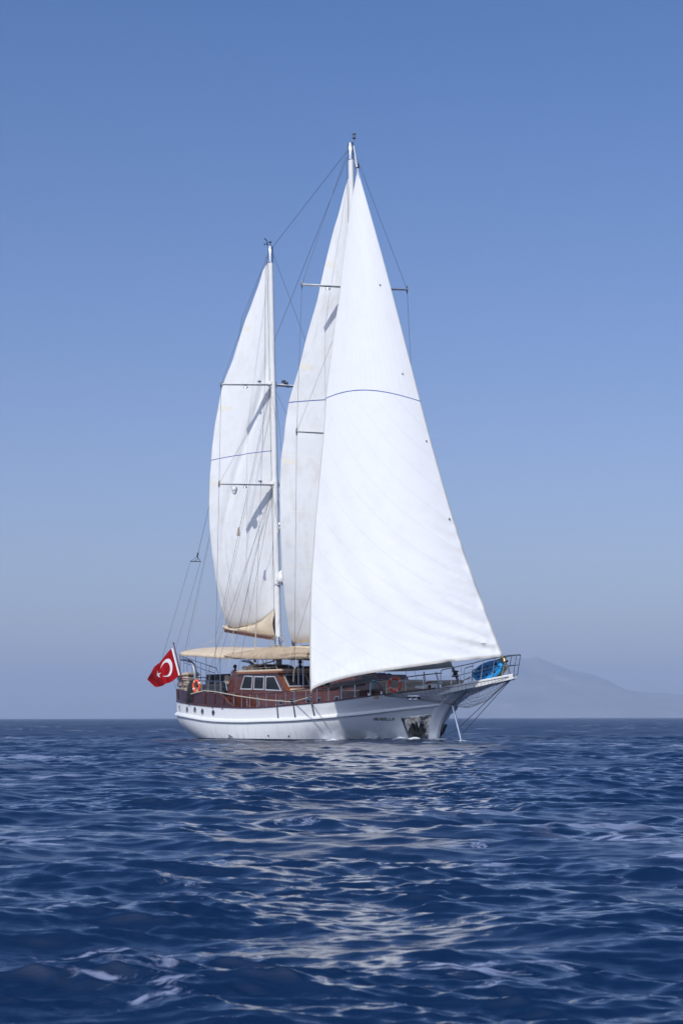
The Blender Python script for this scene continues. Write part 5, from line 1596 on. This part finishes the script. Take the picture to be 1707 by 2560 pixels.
for o in (.007, -.007):
    rows = []
    cx0, r0_, cx1, r1_ = .52, .315, .60, .25
    a_lim = math.acos(max(-1, min(1, ((r0_**2 - r1_**2 + (cx1 - cx0)**2) / (2 * (cx1 - cx0))) / r0_)))
    xi = cx0 + r0_ * math.cos(a_lim); yi = r0_ * math.sin(a_lim)
    b_lim = math.atan2(yi, xi - cx1)
    for q in np.linspace(0, 1, 40):
        a = a_lim + (2 * math.pi - 2 * a_lim) * q; b = b_lim + (2 * math.pi - 2 * b_lim) * q
        P0 = (cx0 + r0_ * math.cos(a), r0_ * math.sin(a)); P1 = (cx1 + r1_ * math.cos(b), r1_ * math.sin(b))
        rows.append([fl2(P0[0] + (P1[0] - P0[0]) * k, P0[1] + (P1[1] - P0[1]) * k, o) for k in (0, .33, .66, 1)])
    mc.grid(rows)
    ctr = fl2(.97, 0, o); pts = []
    for k in range(10):
        rr_ = .175 if k % 2 == 0 else .068; a = math.pi + k * math.pi / 5
        pts.append(fl2(.97 + rr_ * math.cos(a), rr_ * math.sin(a), o))
    ms_.add([ctr] + pts, [(0, 1 + k, 1 + (k + 1) % 10) for k in range(10)])
mc.build('crescent', M_flagw, t, off=foot, ang=80); ms_.build('star', M_flagw, t, off=foot, ang=80)

# rope coils on the deckhouse roof
for k, (x, y, n) in enumerate(((500, 553, 7), (420, 585, 5))):
    c = pv(*zz2(x, y), 1.62); c.z = zr_ + .09
    mb = MB(); rr = random.Random(20 + k)
    for j in range(n):
        r_ = .34 - .02 * j if k == 0 else .24
        o = Vector((rr.uniform(-.12, .12), rr.uniform(-.1, .1), .045 * j)); ph = rr.uniform(0, 6)
        mb.tube([c + o + Vector((r_ * 1.3 * math.cos(a), r_ * .7 * math.sin(a), .03 * math.sin(2 * a + ph))) for a in np.linspace(0, 6.28, 22, endpoint=False)], .026, 6, closed=True)
    single(mb.build('rope_coil', M_rope, off=c), c, ('large pale rope coil heaped on the deckhouse roof below the hanging sheet block', 'small pale rope coil on the deckhouse roof nearest its after edge')[k], 'rope', 'ropes coiled on the deckhouse roof')

# foredeck lounge
c = pv(1000, 1732, 0.6); u0 = 3.55
zf = sheer(4.5)[1] + .02
base = B(4.6, 0, zf)
t = thing('sunbed', 'beige upholstered lounge on the foredeck beside the life ring', 'sunbed', base)
zp = z_on(4.6, 1.35, pchip([900, 1100], [1722, 1714]))
MB().box(B(4.7, 0, zf + .16), (1.25, 1.35, .22), bev=.08).build('seat', M_cush, t, off=base)
MB().box(B(3.38, .0, zf + .38), (.16, 1.45, .42), Matrix.Rotation(-.18, 3, 'Y'), bev=.13).build('backrest', M_cush, t, off=base)
MB().box(B(4.7, -1.45, zf + .36), (1.4, .12, .40), bev=.08).build('side_bolster', M_cush, t, off=base)
MB().box(B(6.1, -.3, zf + .40), (.12, 1.0, .30), bev=.08).build('front_bolster', M_cush, t, off=base)
MB().box(B(4.4, 0, zf - .02), (1.45, 1.5, .10), bev=.03).build('plinth', M_dwood, t, off=base)
for sg in (1, -1):
    MB().prism([B(3.15, sg * 1.5, zf), B(3.75, sg * 1.5, zf), B(3.5, sg * 1.5, zf + .45), B(3.1, sg * 1.5, zf + .70), B(2.95, sg * 1.5, zf + .5)],
               [B(3.15, sg * 1.56, zf), B(3.75, sg * 1.56, zf), B(3.5, sg * 1.56, zf + .45), B(3.1, sg * 1.56, zf + .70), B(2.95, sg * 1.56, zf + .5)]).build('side_panel', M_mahog, t, off=base)
c = pv(940, 1717.5, 1.42)
cu = MB().box(c, (.30, .075, .30), Matrix.Rotation(R(32), 3, 'Z') @ Matrix.Rotation(.22, 3, 'Y'), bev=.07).build('cushion', M_teal, off=c)
single(cu, c, 'teal and white patterned cushion leaning on the beige foredeck lounge', 'cushion')
c = pv(*zz4(275, 692), 1.2)
single(MB().box(c, (.42, .24, .09), Matrix.Rotation(.1, 3, 'Y'), bev=.08).box(c + Vector((.2, .1, .08)), (.24, .18, .08), bev=.07).build('towel', M_tape, off=c), c, 'rumpled white towel on the foredeck by the pulpit', 'towel')
c = pv(*zz4(342, 665), 1.0)
single(MB().box(c, (.09, .16, .17), Matrix.Rotation(.3, 3, 'Y'), bev=.05).box(c + Vector((.08, .05, .10)), (.08, .10, .08), bev=.05).build('cloth_bundle', M_red, off=c), c, 'crimson cloth bundle on the foredeck beside the white speaker', 'cloth')
c = pv(*zz4(395, 675), 1.0)
t = thing('speaker', 'white loudspeaker box on the foredeck under the rail', 'speaker', c)
MB().box(c, (.24, .17, .15), bev=.04).build('body', M_white, t, off=c)
nn = Vector((.3, -1, 0)).normalized()
MB().lathe(c + Vector((.0, -.175, 0)), (0, -1, 0), [(0, .11), (.015, .105), (-.0, .07), (.01, .03), (.01, 0)], 16).build('cone', M_black, t, off=c)

# kayaks lashed inside the pulpit
def kayak(a, b, v, half, m, mdark, label, offz=0.0, detail=True):
    p, q = pv(*zz4(*a), v), pv(*zz4(*b), v)
    ctr = (p + q) / 2; ax = (q - p); L = ax.length / 2; ax.normalize()
    nrm = Vector((0, -1, 0)); up = ax.cross(nrm); up = up if up.z > 0 else -up
    nrm = (nrm + up * .28).normalized(); up = ax.cross(nrm); up = up if up.z > 0 else -up
    t = thing('kayak', label, 'kayak', ctr)
    def P(x, y, z): return ctr + ax * (x * L) + up * y + nrm * z
    def hw(x): return half * max(0.0, 1 - abs(x) ** 2.6) ** .72
    rows = []
    for i in range(33):
        x = -1 + 2 * i / 32; h = hw(x); row = []
        for j in range(25):
            a_ = 2 * math.pi * j / 24; cy, sz = math.cos(a_), math.sin(a_)
            y = h * cy; z = (.19 if sz < 0 else .10) * sz * (h / half) ** .5
            if sz > 0:  # deck with cockpit wells and a spine
                wl = math.exp(-((abs(cy) - .42) / .2) ** 2) * (1 if abs(x) < .72 else 0)
                z -= .085 * wl * sz
                z += .05 * (abs(x) ** 2)
            row.append(P(x, y, z))
        rows.append(row)
    MB().grid(rows).build('hull', m, t, off=ctr, ang=50)
    if detail:
        for y in (.42, -.42):
            for k in range(5):
                x = -.55 + k * .27
                mb = MB().box(P(x, y * half, .06), (.075, .05, .03), Matrix((ax, up, nrm)).transposed(), bev=.025)
                mb.build('footwell', M_kdeep if k % 2 else M_black, t, off=ctr)
        MB().tube([P(x, 0, .10 + .05 * x * x) for x in np.linspace(-.8, .5, 12)], .05, 8, flat=(1, .5)).build('spine', mdark, t, off=ctr)
        MB().tube([P(x, 0, .12 + .05 * x * x) for x in (.80, .86, .92)], .02, 6).build('carry_handle', M_black, t, off=ctr)
    return t
kayak((893, 530), (1262, 424), .02, .47, M_kblue, M_kdeep, 'blue sit on top kayak stowed on its side inside the bow rails')
kayak((1010, 520), (1304, 412), -.30, .50, M_kyel, M_kyel, 'yellow kayak stowed behind the blue kayak at the bow', detail=False)

# ------------------------------------------------------------------ people
def person(base, face, label, shirt, standing=True):
    """face: heading of the chest in yacht coordinates (0 = forward, + to port)"""
    t = thing('person', label, 'person', base)
    t.matrix_world = MB_ @ Matrix.Translation(base) @ Matrix.Rotation(face, 4, 'Z')
    hz = .93 if standing else .22
    J = {'pel': ((0, 0, hz), (.15, .12)), 'ab': ((.0, 0, hz + .20), (.135, .105)), 'ch': ((.0, 0, hz + .40), (.165, .115)), 'nk0': ((0, 0, hz + .54), (.085, .075)),
         'nk': ((.02, 0, hz + .60), (.055, .055)), 'hd0': ((.035, 0, hz + .66), (.07, .066)), 'hd1': ((.04, 0, hz + .75), (.092, .076)), 'hd2': ((.03, 0, hz + .83), (.06, .055))}
    E = [('pel', 'ab'), ('ab', 'ch'), ('ch', 'nk0'), ('nk0', 'nk'), ('nk', 'hd0'), ('hd0', 'hd1'), ('hd1', 'hd2')]
    for sg, n in ((1, 'l'), (-1, 'r')):
        if standing:
            leg = [('hip', (0, .10 * sg, hz - .06), .09), ('kne', (.02, .11 * sg, .50), .062), ('cal', (-.01, .115 * sg, .34), .057), ('ank', (-.02, .12 * sg, .08), .04), ('toe', (.15, .14 * sg, .035), .035)]
        else:
            leg = [('hip', (.05, .11 * sg, hz - .03), .09), ('kne', (.36, .30 * sg, .22), .065), ('cal', (.28, .12 * sg, .12), .055), ('ank', (.22, -.05 * sg, .07), .04), ('toe', (.30, -.14 * sg, .05), .035)]
        arm = [('sho', (0, .185 * sg, hz + .47), .062), ('elb', (.05, .25 * sg, hz + .20), .045), ('wri', (.26, .20 * sg, hz + .10), .028), ('pal', (.33, .19 * sg, hz + .10), .034)]
        prev = 'pel'
        for nm, p, r in leg: J[nm + n] = (p, (r, r)); E.append((prev, nm + n)); prev = nm + n
        prev = 'nk0'
        for nm, p, r in arm: J[nm + n] = (p, (r, r)); E.append((prev, nm + n)); prev = nm + n
        for k in range(5):
            a = 'f%d%s' % (k, n); off_ = (k - 2) * .018
            p = (.40, (.19 + off_) * sg, hz + .09) if k < 4 else (.36, .15 * sg, hz + .13)
            q = (.435, (.19 + off_) * sg, hz + .06) if k < 4 else (.39, .14 * sg, hz + .14)
            J[a] = (p, (.009, .009)); J[a + 'b'] = (q, (.008, .008)); E += [('pal' + n, a), (a, a + 'b')]
    names = list(J); ix = {k: i for i, k in enumerate(names)}
    def skin(sub, nm, m, grow=0.0, lvl=2):
        ks = [k for k in names if k in sub]; id2 = {k: i for i, k in enumerate(ks)}
        me = bpy.data.meshes.new(nm); me.from_pydata([J[k][0] for k in ks], [(id2[a], id2[b]) for a, b in E if a in id2 and b in id2], [])
        me.skin_vertices.new() if hasattr(me.skin_vertices, 'new') else None
        o = bpy.data.objects.new(nm, me); COL.objects.link(o); o.parent = t
        me.materials.append(m)
        md = o.modifiers.new('skin', 'SKIN'); md.use_smooth_shade = True
        if not me.skin_vertices:
            bpy.context.view_layer.objects.active = o
        for i, k in enumerate(ks):
            sv = me.skin_vertices[0].data[i]; sv.radius = (J[k][1][0] + grow, J[k][1][1] + grow); sv.use_root = (i == 0)
        sb = o.modifiers.new('sub', 'SUBSURF'); sb.levels = lvl; sb.render_levels = lvl
        return o
    skin(set(names), 'body', M_skin)
    skin({'pel', 'ab', 'ch', 'nk0', 'shol', 'shor', 'elbl', 'elbr'}, 'shirt', shirt, .018)
    skin({'pel', 'hipl', 'hipr', 'knel', 'kner', 'call', 'calr', 'ankl', 'ankr'}, 'trousers', M_trous, .014)
    hc = Vector((.035, 0, hz + .765))
    rows = []
    for i in range(9):
        a = math.pi * .58 * i / 8
        rows.append([hc + Vector((-.02 + .112 * math.sin(a) * math.cos(b) * (1 if math.cos(b) < .3 else .82), .098 * math.sin(a) * math.sin(b), .115 * math.cos(a) + (.03 if math.cos(b) > .4 else -.02) * (i / 8))) for b in np.linspace(0, 2 * math.pi, 21)])
    MB().grid(rows).build('hair', M_hair, t, solid=.012)
    mb = MB()
    for sg in (1, -1): mb.ball(hc + Vector((.085, .033 * sg, -.012)), .013, 8, 6)
    mb.build('eyes', M_black, t)
    mb = MB().tube([hc + Vector((.088, 0, .0)), hc + Vector((.112, 0, -.045)), hc + Vector((.09, 0, -.055))], [.008, .016, .01], 8)
    for sg in (1, -1): mb.ball(hc + Vector((.0, .088 * sg, -.02)), .024, 8, 6, sc=(.8, .4, 1.2))
    mb.tube([hc + Vector((.086, y, -.085)) for y in (-.025, 0, .025)], .007, 6)
    mb.build('face_features', M_skin, t)
hp1 = pv(587, 1667, 1.0)
person(Vector((hp1.x, hp1.y, hp1.z - (.93 + .77))), R(0), 'dark haired person in a white shirt standing behind the deckhouse', M_shirt, True)
hp2 = pv(750.5, 1655.5, -.75)
person(Vector((hp2.x, hp2.y, hp2.z - (.22 + .77))), R(150), 'dark haired person in a dark shirt sitting on top of the deckhouse roof', M_navy, False)
# dark backrest they lean on
b2 = pv(*zz2(1180, 572), -.9)
c = Vector((b2.x + .2, b2.y, zr_ + .05))
single(MB().box(c + Vector((.1, 0, .13)), (.5, .30, .12), bev=.08).box(c + Vector((.55, 0, .26)), (.10, .32, .18), bev=.08).build('beanbag', M_dark, off=c), c, 'dark padded seat on the deckhouse roof beside the sitting person', 'seat')

sea()
